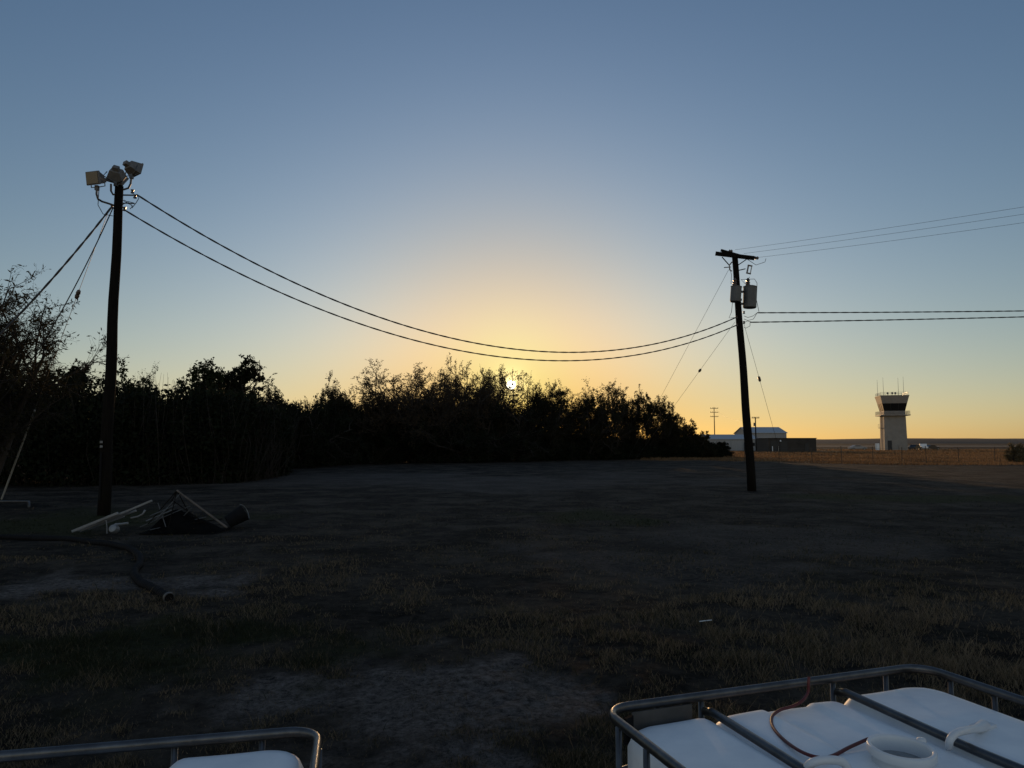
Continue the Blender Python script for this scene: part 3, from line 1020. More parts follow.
# ------------------------------------------------------------------ vehicles by the tower
def car(name, label, px, py, Y, length, height, paint, pickup=False, yaw=0.0):
    c = G(px, py) if Y is None else P(px, py, Y)
    o = empty(name, (c.x, c.y, 0), yaw)
    l = length / 2
    hw = 0.88
    if pickup:
        prof = [(-l, 0.45), (-l, 1.0), (-0.1 * l, 1.02), (-0.05 * l, height), (0.38 * l, height), (0.58 * l, 1.1), (l * 0.97, 1.0), (l, 0.5)]
    else:
        prof = [(-l, 0.35), (-l * 0.98, 0.85), (-0.72 * l, 0.95), (-0.42 * l, height), (0.18 * l, height), (0.52 * l, 0.95), (l * 0.95, 0.78), (l, 0.38)]
    b = MB(); n = len(prof)
    b.add([(x, -hw, z) for x, z in prof] + [(x, hw, z) for x, z in prof],
          [tuple(range(n)), tuple(range(2 * n - 1, n - 1, -1))] + [(i, n + i, n + (i + 1) % n, (i + 1) % n) for i in range(n)])
    b.build('body', paint, o, bevel=0.06)
    g0, g1 = (0.0, 0.42) if pickup else (-0.48, 0.30)
    for s in (-1, 1):
        b = MB()
        pts = [(g0 * l, s * (hw + 0.012), 1.08), (g1 * l, s * (hw + 0.012), 1.08), (g1 * l - 0.35, s * (hw + 0.012), height - 0.12), (g0 * l + 0.25, s * (hw + 0.012), height - 0.12)]
        b.add(pts, [(0, 1, 2, 3) if s < 0 else (3, 2, 1, 0)])
        b.build('side_window', M_carglass, o)
    for x in (-0.62, 0.64):
        for s in (-1, 1):
            m = Matrix.Translation((x * l, s * (hw - 0.06), 0.33)) @ Matrix.Rotation(math.pi / 2, 4, 'X')
            b = MB(); b.lathe([(0.2, -0.11), (0.31, -0.11), (0.34, -0.06), (0.34, 0.06), (0.31, 0.11), (0.2, 0.11)], 16, m); w = b.build('wheel', M_tyre, o)
            b = MB(); b.lathe([(0.05, -0.125), (0.19, -0.12), (0.19, 0.12), (0.05, 0.125)], 12, m); b.build('rim', M_hub, w)
    for s in (-1, 1):
        b = MB(); b.box((l * 0.985, s * 0.62, 0.68), (0.06, 0.3, 0.14)); b.build('headlight', M_cap, o)
    tag(o, label, 'car' if not pickup else 'pickup')
    return o


car('parked_car', 'silver white saloon car parked on the grass left of the control tower', 857.5, 450, 195, 4.6, 1.42, M_paleside)
car('parked_car', 'small black car parked nearest the right foot of the tower', 915.5, 449.6, 200, 3.8, 1.5, M_cardark, yaw=0.5)
car('parked_pickup', 'bright white pickup parked between two dark cars beside the tower', 923.5, 449.8, 203, 4.4, 1.75, M_white, True, yaw=1.2)
car('parked_car', 'dark low car parked right of the white pickup', 931.5, 449.7, 205, 4.3, 1.4, M_cardark, yaw=0.2)

# ------------------------------------------------------------------ wire fence
def build_fence():
    o = empty('wire_fence', (0, 0, 0))
    p0, p1 = G(873, 463.6), G(995, 463.6)
    xs = [p0.x + (p1.x - p0.x) * (px - 873) / 122.0 for px in (745, 779, 812, 842, 873, 902, 926.5, 959, 995, 1030, 1064, 1098)]
    Y = p0.y
    posts = []
    for i, x in enumerate(xs):
        z = gz1(x, Y)
        h = 1.62 + 0.08 * math.sin(i * 2.3)
        ln = 0.05 * math.sin(i * 1.7)
        b = MB(); b.tube([(x, Y, z - 0.1), (x + ln, Y, z + h)], 0.033, 7); b.build('post', mat('fence_post', (0.045, 0.034, 0.024), 0.9, var=0.4), o)
        posts.append((x + ln * 0.6, z))
    for k in range(5):
        b = MB()
        pts = []
        for j, (x, z) in enumerate(posts):
            pts.append((x, Y - 0.05, z + 0.25 + k * 0.3))
            if j < len(posts) - 1:
                x2, z2 = posts[j + 1]
                pts.append(((x + x2) / 2, Y - 0.05, (z + z2) / 2 + 0.25 + k * 0.3 - 0.03))
        b.tube(pts, 0.006, 4); b.build('wire', M_wire, o)
    tag(o, 'post and wire fence crossing the dry field before the tower', 'fence')


build_fence()

# ------------------------------------------------------------------ left pole with floodlights
DL = 19.3
foot = G(103.5, 515)
DL = foot.y
top = P(119.5, 186, DL)


def floodlight(parent, knuckle, aim, size, roll=0.0):
    """housing above its knuckle; aim = direction of the glass"""
    R = frame(aim)
    if roll:
        R = R @ Matrix.Rotation(roll, 3, 'Y')
    c = Vector(knuckle) + Vector((0, 0, size * 0.62))
    b = MB()
    w, h, d = size, size * 0.82, size * 0.62
    fr = [(-w / 2, d / 2, -h / 2), (w / 2, d / 2, -h / 2), (w / 2, d / 2, h / 2), (-w / 2, d / 2, h / 2)]
    k = 0.62
    bk = [(-w / 2 * k, -d / 2, -h / 2 * k), (w / 2 * k, -d / 2, -h / 2 * k), (w / 2 * k, -d / 2, h / 2 * k), (-w / 2 * k, -d / 2, h / 2 * k)]
    b.add([R @ Vector(v) + c for v in fr + bk], [(0, 1, 2, 3), (7, 6, 5, 4), (0, 4, 5, 1), (1, 5, 6, 2), (2, 6, 7, 3), (3, 7, 4, 0)])
    b.box(R @ Vector((0, d / 2 + 0.02, 0)) + c, (w * 1.08, 0.05, h * 1.08), R)
    b.box(R @ Vector((0, -d / 2 - 0.05, 0)) + c, (w * 0.36, 0.12, h * 0.36), R)
    b.box(R @ Vector((0, d * 0.1, h / 2 * 0.86)) + c, (w * 0.25, d * 0.3, 0.06), R)
    f = b.build('floodlight', M_lamp, parent, bevel=0.012)
    b = MB(); b.box(R @ Vector((0, d / 2 + 0.05, 0)) + c, (w * 0.92, 0.02, h * 0.92), R); b.build('lens', M_lens, f)
    b = MB()
    for s in (-1, 1):
        b.tube([R @ Vector((s * w * 0.56, 0, 0)) + c, R @ Vector((s * w * 0.56, 0, -h * 0.62)) + c, Vector(knuckle) + Vector((0, 0, 0.02))], 0.014, 6)
    b.box(knuckle, (0.09, 0.09, 0.13))
    b.build('yoke', M_pipe, f)
    return f


def build_left_pole():
    o = empty('floodlight_pole', (foot.x, foot.y, 0))
    F0 = Vector((foot.x, foot.y, 0))

    def lp(v):
        return Vector(v) - F0
    axis = lp(top)
    b = MB()
    n = 14
    b.tube([axis * (i / n) + Vector((0.012 * math.sin(i * 1.3), 0.01 * math.cos(i), -0.15 if i == 0 else 0)) for i in range(n + 1)], [0.165 - 0.055 * i / n for i in range(n + 1)], 14)
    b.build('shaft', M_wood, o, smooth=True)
    # left lamp on its swan neck
    k1 = lp(P(97, 188, DL - 0.5))
    floodlight(o, k1, (-0.25, -0.95, -0.18), 0.41)
    b = MB()
    b.tube([k1, lp(P(96.5, 194, DL - 0.5)), lp(P(98, 199, DL - 0.45)), lp(P(102, 201.5, DL - 0.3)), lp(P(110, 204, DL - 0.1)), lp(P(118.5, 207, DL))], 0.028, 8)
    b.build('bracket', M_pipe, o)
    # middle lamp, seen from its back, tilted down over the pole top
    k2 = lp(P(112, 189, DL - 0.15))
    floodlight(o, lp(P(116.0, 184.0, DL - 0.15)), (-0.30, 0.72, -0.62), 0.45, 0.30)
    b = MB()
    b.tube([lp(P(111, 184, DL - 0.15)), lp(P(111, 191, DL - 0.15)), lp(P(113, 194.5, DL - 0.1)), lp(P(119, 194.5, DL))], 0.028, 8)
    b.build('bracket', M_pipe, o)
    # right lamp, higher, turned away
    k3 = lp(P(131.5, 176.5, DL + 0.25))
    floodlight(o, k3, (0.45, 0.80, -0.30), 0.42, -0.18)
    b = MB()
    b.tube([k3, lp(P(130.5, 184, DL + 0.25)), lp(P(128.5, 188, DL + 0.2)), lp(P(124, 189.5, DL + 0.1)), lp(P(119, 190, DL))], 0.028, 8)
    b.build('bracket', M_pipe, o)
    # cable brackets and spools
    b = MB()
    b.tube([lp(P(119, 195, DL)), lp(P(133, 195.2, DL - 0.1))], 0.022, 8)
    b.tube([lp(P(119, 203, DL)), lp(P(134.5, 203.5, DL - 0.05))], 0.016, 8)
    b.build('cable_bracket', M_pipe, o)
    for px, py in ((132.5, 191.5), (135, 196.5), (124.5, 209), (112, 206.5)):
        c = lp(P(px, py, DL - 0.06))
        b = MB(); b.lathe([(0.02, -0.06), (0.05, -0.05), (0.03, 0.0), (0.05, 0.05), (0.02, 0.06)], 10, Matrix.Translation(c)); b.build('insulator', M_porc, o)
    # drip loops
    for pts in (((136.5, 195), (139, 198), (136, 203), (132, 208), (131, 204), (124, 200)), ((121, 199), (127, 203), (133, 206), (130, 209)), ((122, 205), (128, 201.5), (134, 203)), ((99, 188), (98, 205), (103, 214), (113, 216))):
        b = MB(); b.tube([lp(P(x, y, DL - 0.1)) for x, y in pts], 0.010, 6); b.build('jumper_wire', M_cable, o)
    # meter box and conduit low on the shaft
    b = MB(); b.tube([lp(P(99.5, 500, DL - 0.17)), lp(P(101.0, 452, DL - 0.2))], 0.03, 8); b.build('conduit', M_black, o)
    b = MB()
    for py in (442, 446.5):
        b.box(lp(P(101.3, py, DL - 0.21)), (0.07, 0.02, 0.06))
    b.build('pole_tag', M_alu, o)
    tag(o, 'leaning wooden pole carrying three floodlights at its top', 'utility pole')


build_left_pole()

# ------------------------------------------------------------------ right pole with transformers
rf = G(752, 490)
DR = rf.y


def build_right_pole():
    o = empty('transformer_pole', (rf.x, rf.y, 0))
    F0 = Vector((rf.x, rf.y, 0))

    def lp(px, py, dd=0.0):
        return P(px, py, DR + dd) - F0
    topv = lp(734.5, 254)
    b = MB(); n = 14
    b.tube([topv * (i / n) + Vector((0.015 * math.sin(i * 1.1), 0.01 * math.cos(i), -0.15 if i == 0 else 0)) for i in range(n + 1)], [0.185 - 0.065 * i / n for i in range(n + 1)], 14)
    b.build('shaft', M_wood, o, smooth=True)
    # double crossarm, one plank each side of the shaft, and a shorter cross piece
    for dd in (-0.17, 0.17):
        a, c = lp(715.5, 253.5, dd + 0.25), lp(754.5, 258.2, dd - 0.25)
        d = (c - a)
        b = MB(); b.box((a + c) / 2, (0.11, d.length, 0.16), frame(d)); b.build('crossarm', M_wood, o)
    a, c = lp(721.5, 252.6, 0.55), lp(746.5, 259.8, -0.55)
    d = c - a
    b = MB(); b.box((a + c) / 2 + Vector((0, 0, 0.10)), (0.10, d.length, 0.11), frame(d)); b.build('crossarm', M_wood, o)
    for (x0, y0, x1, y1) in ((722, 257, 729.5, 265.5), (747, 259, 737.5, 265.5)):
        b = MB(); b.tube([lp(x0, y0, -0.19), lp(x1, y1, -0.16)], 0.022, 6); b.build('brace', M_wood, o)
    for px, py, dd in ((723.5, 251.8, .5), (730.5, 251.2, .4), (746.5, 257.0, -.3), (752, 257.7, -.3), (756.5, 258.0, -.3)):
        c = lp(px, py, dd)
        b = MB(); b.lathe([(0.03, -0.08), (0.075, -0.05), (0.05, 0.0), (0.075, 0.05), (0.03, 0.09)], 10, Matrix.Translation(c) @ Matrix.Rotation(math.pi / 2, 4, 'Y')); b.build('insulator', M_porc, o)
    # transformers
    def can(px0, px1, y0, y1, dd, tilt):
        a, c = lp((px0 + px1) / 2, y1, dd), lp((px0 + px1) / 2, y0, dd)
        r = (px1 - px0) / F * DR / 2
        h = (c - a).length
        m = Matrix.Translation(a) @ Matrix.Rotation(tilt, 4, 'Y')
        b = MB(); b.lathe([(r * 0.9, 0), (r, 0.03), (r, h * 0.94), (r * 1.06, h * 0.945), (r * 1.06, h * 0.97), (r * 0.8, h), (0.02, h * 1.01)], 20, m)
        t = b.build('transformer', M_trans, o, smooth=False)
        b = MB(); b.lathe([(0.07, 0), (0.105, 0.04), (0.07, 0.09), (0.10, 0.13), (0.06, 0.19), (0.085, 0.24), (0.03, 0.34)], 10, m @ Matrix.Translation((-r * 0.35, 0, h)))
        b.build('bushing', M_porc, t)
        b = MB()
        for z in (0.2, 0.75):
            q = m @ Vector((0, 0, h * z))
            b.box((q + topv * (q.z / topv.z)) / 2, ((q - topv * (q.z / topv.z)).length, 0.07, 0.09))
        b.build('mounting_bracket', M_pipe, t)
        return t
    can(730.0, 740.6, 286.0, 302.0, -0.36, 0.09)
    can(743.0, 756.2, 286.0, 308.0, -0.10, 0.05)
    # fuse cutouts
    c = lp(749.3, 269.5, -0.2)
    R = Matrix.Rotation(0.22, 3, 'Y')
    b = MB()
    b.box(c + R @ Vector((-0.07, 0, 0)), (0.05, 0.07, 0.34), R)
    b.box(c + R @ Vector((0.0, 0, 0.17)), (0.2, 0.05, 0.05), R)
    b.box(c + R @ Vector((0.0, 0, -0.17)), (0.2, 0.05, 0.05), R)
    fc = b.build('fuse_cutout', M_porc, o)
    b = MB(); b.tube([c + R @ Vector((0.075, 0, -0.16)), c + R @ Vector((0.075, 0, 0.16))], 0.022, 8); b.build('fuse_tube', M_porcw, fc)
    b = MB(); b.tube([lp(738, 270.5, 0), lp(745.5, 268.8, -0.15)], 0.022, 6); b.build('arm', M_pipe, fc)
    b = MB()
    q = lp(731, 266.5, -0.2)
    b.tube([q + Vector((0.05, 0, 0.2)), q + Vector((-0.07, 0, 0.05)), q + Vector((-0.06, 0, -0.15)), q + Vector((0.04, 0, -0.2))], 0.025, 8)
    b.tube([lp(724, 267.5, -0.2), lp(731, 267, -0.2)], 0.02, 6)
    b.build('fuse_cutout', M_porc, o)
    # jumper wires
    for pts in (((745.5, 284), (741, 279.5), (754.5, 279), (757, 283), (757, 287), (756.5, 300), (759, 312)),
                ((731, 284), (731.5, 275), (730, 268)),
                ((757, 313), (753, 316), (748, 317.5), (744, 316)),
                ((757, 313), (753.5, 319), (748, 320.5), (744, 319)),
                ((750, 322.5), (750, 326), (746, 328), (744, 327.5)),
                ((752, 322), (747, 321), (744, 323)),
                ((746, 258.5), (756, 265), (765, 262), (766, 258.5)),
                ((732.5, 302), (731.5, 312), (729, 318), (735, 317.5)),
                ((749.5, 277), (746, 283), (745.5, 284))):
        b = MB(); b.tube([lp(x, y, -0.2) for x, y in pts], 0.011, 6); b.build('jumper_wire', M_cable, o)
    for px, py in ((736.5, 317.2), (737, 325), (744, 312.5), (744, 322.5)):
        c = lp(px, py, -0.17)
        b = MB(); b.lathe([(0.02, -0.06), (0.05, -0.05), (0.03, 0.0), (0.05, 0.05), (0.02, 0.06)], 10, Matrix.Translation(c)); b.build('insulator', M_porc, o)
    tag(o, 'leaning wooden pole with crossarm and two grey transformers', 'utility pole')


build_right_pole()

# ------------------------------------------------------------------ cables
def span(A, B, sag, n=64):
    A, B = Vector(A), Vector(B)
    return [A.lerp(B, i / n) - Vector((0, 0, 4 * sag * (i / n) * (1 - i / n))) for i in range(n + 1)]


def pix(v):
    d = Vector(v) - Vector((0, 0, EYE))
    y = d.y * math.cos(PITCH) + d.z * math.sin(PITCH)
    z = -d.y * math.sin(PITCH) + d.z * math.cos(PITCH)
    return 512 + F * d.x / y, 384 - F * z / y


def sag_for(A, B, px, py):
    """the sag (metres) at which the cable hangs through the height the photo shows"""
    lo, hi = 0.0, 8.0
    for _ in range(40):
        m = (lo + hi) / 2
        pts = [pix(q) for q in span(A, B, m, 200)]
        y = min(pts, key=lambda q: abs(q[0] - px))[1]
        if y < py: lo = m
        else: hi = m
    return lo


def cable(name, label, pts, r, m, group=None, twist=0.0, cat='cable'):
    b = MB()
    pts = [Vector(p) for p in pts]
    if twist > 0:
        fine = []
        for i in range(len(pts) - 1):
            for j in range(6):
                fine.append(pts[i].lerp(pts[i + 1], j / 6))
        fine.append(pts[-1])
        ln = 0.0
        strands = [[], []]
        for i, p in enumerate(fine):
            if i: ln += (p - fine[i - 1]).length
            d = (fine[min(i + 1, len(fine) - 1)] - fine[max(i - 1, 0)]).normalized()
            s = d.cross(Vector((0, 0, 1))).normalized()
            u = s.cross(d)
            for k in (0, 1):
                a = ln / twist * 2 * math.pi + k * math.pi
                strands[k].append(p + (s * math.cos(a) + u * math.sin(a)) * r * 0.42)
        for st in strands:
            b.tube(st, r, 5)
    else:
        b.tube(pts, r, 5)
    o = b.build(name, m, smooth=True)
    return tag(o, label, cat, group)


g = 'cables between the two near poles'
A1, B1 = P(136.5, 194.5, DL - .06), P(736.5, 317.2, DR - .17)
cable('power_cable', 'upper of the two sagging cables slung between the near poles', span(A1, B1, sag_for(A1, B1, 560, 352.3)), 0.019, M_cable, g, 0.85)
A2, B2 = P(124.5, 210, DL - .06), P(737, 325, DR - .17)
cable('power_cable', 'lower of the two sagging cables slung between the near poles', span(A2, B2, sag_for(A2, B2, 560, 360.8)), 0.018, M_cable, g, 0.95)
g = 'cables running off right from the transformer pole'
A3 = P(757, 312.8, DR - .2); B3 = P(1330, 305, DR + 1)
cable('power_cable', 'upper twisted service cable running right from below the transformers', span(A3, B3, sag_for(A3, B3, 1020, 311)), 0.020, M_cable, g, 0.9)
A4 = P(750, 322.3, DR - .2); B4 = P(1330, 307, DR + 1)
cable('power_cable', 'lower twisted service cable running right from below the transformers', span(A4, B4, sag_for(A4, B4, 1020, 317)), 0.020, M_cable, g, 0.9)
for (x0, y0, x1, y1, w) in ((735, 249.8, 1024, 202.3, 'topmost'), (744, 253.5, 1024, 209.5, 'middle'), (757.5, 257.5, 1024, 218, 'lowest')):
    A = P(x0, y0, DR - .2); C = P(x1, y1, 23.6)
    B = A + (C - A) * 2.2
    pm = (x0 + x1) / 2
    cable('primary_wire', w + ' of three thin wires climbing right from the crossarm', span(A, B, 0.16), 0.0055, M_wire, 'thin wires above the transformer pole', cat='wire')
g = 'cables running off left from the floodlight pole'
A = P(112, 206.5, DL - .06); C = P(0, 316, 17.5); B = A + (C - A) * 2.0
cable('power_cable', 'thick cable dropping left from the floodlight pole across the feathery tree', span(A, B, sag_for(A, B, 50, 282)), 0.021, M_cable, g, 0.9)
A = P(113, 208, DL - .06); C = P(37, 330, 20.5); B = A + (C - A) * 1.8
cable('power_cable', 'thinner cable dropping steeply left into the feathery tree', span(A, B, sag_for(A, B, 78, 281)), 0.016, M_cable, g)
cable('ridge_wire', 'faint wire linking the distant three armed pole to the service pole', span((fpt.x, fpt.y - .2, fpt.z - .3), (spt.x, spt.y - .2, spt.z), 2.2), 0.02, M_wire, cat='wire')


def guy(label, A, B, t_ins, guard=0.0):
    o = empty('guy_wire', A)
    A, B = Vector(A), Vector(B)
    b = MB(); b.tube([(0, 0, 0), B - A], 0.007, 5); b.build('strand', M_wire, o)
    d = (B - A).normalized()
    if t_ins:
        c = (B - A) * t_ins
        m = Matrix.Translation(c) @ d.to_track_quat('Z', 'Y').to_matrix().to_4x4()
        b = MB(); b.lathe([(0.02, -0.16), (0.05, -0.13), (0.065, -0.04), (0.045, 0.0), (0.065, 0.04), (0.05, 0.13), (0.02, 0.16)], 10, m); b.build('strain_insulator', M_porc, o)
    if guard:
        b = MB(); b.tube([(B - A) - d * 0.1, (B - A) - d * guard], 0.030, 8); b.build('guard', M_porcw, o)
    tag(o, label, 'guy wire')
    return o


def anchor(A, px, py):
    return G(px, py)


A = P(107.5, 214, DL)
B = G(1, 501)
L_ = (B - A).length
gd = P(35, 410, 0.5 * (DL + B.y))
best = min((abs(pix(A.lerp(B, t / 400))[1] - 410), t / 400) for t in range(401))[1]
insl = min((abs(pix(A.lerp(B, t / 400))[1] - 294), t / 400) for t in range(401))[1]
guy('guy wire of the floodlight pole with pale guard tube at its foot', A, B, insl, L_ * (1 - best))
A = P(728.5, 270, DR); B = G(622, 470)
guy('thinnest guy wire from the top of the transformer pole down left', A, B, 0.0)
A = P(735, 322, DR); B = G(628.5, 469)
ti = min((abs(pix(A.lerp(B, t / 400))[1] - 370.5), t / 400) for t in range(401))[1]
guy('guy wire with strain insulator running down left below the cables', A, B, ti)
A = P(744, 324, DR); B = G(788, 481)
ti = min((abs(pix(A.lerp(B, t / 400))[1] - 379), t / 400) for t in range(401))[1]
guy('guy wire with strain insulator running down right over the hangar', A, B, ti)

# ------------------------------------------------------------------ debris by the left pole
def build_debris():
    def gp(px, py, h=0.0, y=None):
        """point h metres above the ground sheet"""
        q = G(px, py)
        return q
    grp = 'loose metal tubes of the scrap heap'
    D0 = G(112, 532).y
    rd = random.Random(4)
    tubes = [
        ((72, 534), (118, 513), 0.030, 'pale square tube lowest and leftmost in the scrap heap'),
        ((80, 534.5), (152, 500.5), 0.024, 'longest pale tube of the heap, its end sticking up highest'),
        ((78, 531), (128, 511), 0.032, 'pale tube second from the back of the scrap bundle'),
        ((84, 535.5), (136, 510.5), 0.026, 'pale tube lying along the front of the scrap bundle'),
        ((88, 532), (124, 516), 0.030, 'short pale tube in the middle of the scrap bundle'),
    ]
    for k, (a, c, r, lb) in enumerate(tubes):
        p0 = P(a[0], a[1], D0 - 0.15 + 0.12 * k); p1 = P(c[0], c[1], D0 - 0.05 + 0.12 * k)
        p0.z = max(p0.z, r)
        m = p0.lerp(p1, 0.5)
        b = MB()
        d = p1 - p0
        b.box(m, (r * 1.8, d.length, r * 1.8), frame(d))
        tag(b.build('metal_tube', M_alu, bevel=0.004), lb, 'metal tube', grp)
    # bent strap, elbow
    b = MB(); b.tube([P(x, y, D0) for x, y in ((131, 518), (138, 516.5), (143, 514), (145, 510))], 0.022, 6)
    tag(b.build('bent_tube', M_alu, smooth=True), 'short bent pale tube on the right of the bundle', 'metal tube')
    b = MB(); b.tube([P(x, y, D0 - .1) for x, y in ((106, 520), (107, 527), (107, 533.5))], 0.012, 6)
    tag(b.build('upright_rod', M_alu), 'thin upright rod standing against the bundle of tubes', 'rod')
    b = MB(); b.tube([P(x, y, D0 - .15) for x, y in ((115, 524.5), (122, 524), (128, 523))], 0.028, 6)
    tag(b.build('tube_stub', M_alu), 'short pale tube stub lying below the bundle', 'metal tube')
    q = P(114, 531, D0 - .2)
    b = MB(); b.lathe([(0.03, -0.08), (0.09, -0.07), (0.10, 0.0), (0.08, 0.07), (0.03, 0.08)], 12, Matrix.Translation((q.x, q.y, 0.09)) @ Matrix.Rotation(1.2, 4, 'X'))
    tag(b.build('pale_can', M_alu), 'small crushed pale can on the ground before the bundle', 'can')
    # collapsed canopy: dark folded legs and a fallen dark sheet
    o = empty('collapsed_canopy', P(178, 528, D0 + 0.3) * 1.0)
    o.location.z = 0
    O = o.location.copy()
    ap = P(177, 490.5, D0 + 0.3)
    b = MB(); b.tube([ap - O, P(227, 527.5, D0 - 0.1) - O], 0.022, 8); leg = b.build('leg', mat('rusty_steel', (0.12, 0.10, 0.085), 0.8, 0.2, var=0.4, scale=9), o)
    for (x, y, dd) in ((148, 524, 0.0), (158, 529, 0.3), (196, 529, 0.8), (168, 529, -0.3)):
        e = P(x, y, D0 + dd); e.z = max(e.z, 0.02)
        b = MB(); b.tube([ap - O, e - O], 0.011, 6); b.build('leg', M_wood, o)
    for (x0, y0, x1, y1, m_) in ((140, 527, 190, 506, M_pipe), (150, 530, 206, 517, M_pipe), (166, 527, 158, 503, M_pipe), (172, 500, 214, 530, M_wood), (146, 521, 172, 510, M_alu), (186, 524, 222, 519, M_wood), (192, 508, 170, 529, M_pipe)):
        q0, q1 = P(x0, y0, D0 + 0.05), P(x1, y1, D0 + 0.25)
        b = MB(); b.tube([q0 - O, q1 - O], 0.011, 6); b.build('strut', m_, o)
    b = MB(); b.tube([P(150, 516, D0) - O, P(176, 505, D0 + .2) - O], 0.014, 6); b.build('strut', M_pipe, o)
    b = MB(); b.tube([P(156, 520, D0) - O, P(180, 494, D0 + .3) - O], 0.012, 6); b.build('strut', M_pipe, o)
    # sheet: rumpled mound
    n = 26
    vs = []; fs = []
    w, d = 0.85, 0.50
    c = P(186, 528, D0 + 0.35) - O
    for j in range(n + 1):
        for i in range(n + 1):
            u, v = i / n * 2 - 1, j / n * 2 - 1
            r = min(1, math.hypot(u, v))
            h = (1 - min(1, math.hypot(u + 0.25, v) / (1.25 if u > -0.25 else 0.75)) ** 1.1) * 0.40 * (1 if r < 1 else 0) * (0.6 + 0.9 * float(fbm(np.array([u * 2.2 + 5]), np.array([v * 2.2 + 2]), 91, 3)[0]))
            vs.append((c.x + u * w, c.y + v * d, h - 0.02 * r + 0.16 * (1 - r) * float(fbm(np.array([u * 4 + 9]), np.array([v * 4]), 5, 3)[0])))
    for j in range(n):
        for i in range(n):
            k = j * (n + 1) + i
            fs.append((k, k + 1, k + n + 2, k + n + 1))
    b = MB(); b.add(vs, fs); b.build('canvas', M_tarp, o, smooth=True)
    tag(o, 'collapsed canopy frame with dark canvas beside the metal tubes', 'canopy frame')
    # black bucket on its side
    q = G(235, 526)
    o = empty('bucket', (q.x, q.y, 0.0))
    m = Matrix.Translation((0, 0.05, 0.20)) @ Matrix.Rotation(0.5, 4, 'Z') @ Matrix.Rotation(1.05, 4, 'Y') @ Matrix.Translation((0, 0, -0.2))
    b = MB(); b.lathe([(0.14, 0.0), (0.19, 0.42), (0.205, 0.42), (0.205, 0.39), (0.195, 0.39), (0.15, -0.012)], 22, m, cap=False)
    b.lathe([(0.14, 0.0), (0.001, 0.0)], 22, m, cap=False)
    b.build('shell', M_black, o, smooth=False)
    b = MB(); b.tube([m @ Vector((0.205 * math.cos(t), 0.205 * math.sin(t), 0.40 + 0.10 * math.sin(t))) for t in [math.pi * k / 12 for k in range(13)]], 0.006, 6)
    b.build('handle', M_galv, o)
    tag(o, 'black bucket tipped over at the right end of the scrap heap', 'bucket')


build_debris()


def build_hose():
    px = [(-60, 542), (0, 543), (60, 544.5), (105, 548.5), (128, 554), (139, 562.5), (139, 572), (134, 580), (141, 590), (156, 598), (169, 605)]
    pts = [G(x, y - 4, 0.0) for x, y in px]
    for q in pts:
        q.z = gz1(q.x, q.y) + 0.065
    # smooth by Catmull-Rom
    fine = []
    for i in range(len(pts) - 1):
        a, b_, c, d = pts[max(i - 1, 0)], pts[i], pts[i + 1], pts[min(i + 2, len(pts) - 1)]
        k = max(6, int((c - b_).length / 0.03))
        for j in range(k):
            t = j / k
            fine.append(0.5 * ((2 * b_) + (c - a) * t + (2 * a - 5 * b_ + 4 * c - d) * t * t + (3 * b_ - a - 3 * c + d) * t ** 3))
    fine.append(pts[-1])
    for q in fine:
        q.z = gz1(q.x, q.y) + 0.042
    o = empty('drain_hose', (fine[-1].x, fine[-1].y, 0))
    O = o.location.copy()
    b = MB(); b.tube([p - O for p in fine], [0.050 + (0.007 if i % 2 else 0) for i in range(len(fine))], 12); b.build('tube', M_black, o)
    e = fine[-1] - O; d = (fine[-1] - fine[-4]).normalized()
    b = MB(); m = Matrix.Translation(e) @ d.to_track_quat('Z', 'Y').to_matrix().to_4x4()
    b.lathe([(0.060, -0.04), (0.068, -0.035), (0.068, 0.015), (0.058, 0.02), (0.054, -0.03)], 20, m, cap=False)
    b.build('end_collar', M_plate, o)
    tag(o, 'thick black ribbed hose snaking over the bare soil at left', 'hose')


build_hose()
a, c = G(0, 503), G(29, 508)
b = MB(); b.tube([(a.x - .6, a.y, .05), ((a.x + c.x) / 2, a.y - .2, .06), (c.x, c.y, .04)], 0.035, 8)
tag(b.build('ground_pipe', M_pipe, smooth=True), 'grey pipe lying on the ground at the foot of the guy wire', 'pipe')
a = G(705, 625)
b = MB(); b.tube([(a.x - .06, a.y, gz1(a.x, a.y) + .05), (a.x + .08, a.y + .02, gz1(a.x, a.y) + .06)], 0.006, 5)
tag(b.build('pale_stick', M_cap), 'short pale stick lying in the dry grass below the transformer pole', 'stick')

# ------------------------------------------------------------------ the two liquid tanks
def rounded_loop(w, d, r, z, n=8):
    r = 0.082
    pts = []
    for cx, cy, a0 in ((w / 2 - r, d / 2 - r, 0), (-w / 2 + r, d / 2 - r, 90), (-w / 2 + r, -d / 2 + r, 180), (w / 2 - r, -d / 2 + r, 270)):
        for k in range(n):
            a = math.radians(a0 + 90 * k / (n - 1))
            pts.append(Vector((cx + r * math.cos(a), cy + r * math.sin(a), z)))
    return pts


def bottle_top(u, v, low, mid):
    """height of the bottle's top at u, v in 0..1"""
    z = RIM - low
    for bu in (0.275, 0.690):
        z -= 0.030 * math.exp(-((u - bu) / 0.022) ** 2)
    if 0.275 < u < 0.690:
        k = min(1, (u - 0.275) / 0.03, (0.690 - u) / 0.03)
        z -= mid * k
    # moulded ridges of the middle panel and soft sag
    z += 0.006 * math.sin(u * 9.0 + 0.6) * math.sin(v * 5.0 + 0.4)
    if 0.42 < u < 0.58:
        z -= 0.010 * min(1, (u - 0.42) / 0.01, (0.58 - u) / 0.01) * (1 if v > 0.62 or v < 0.3 else 0)
    return z


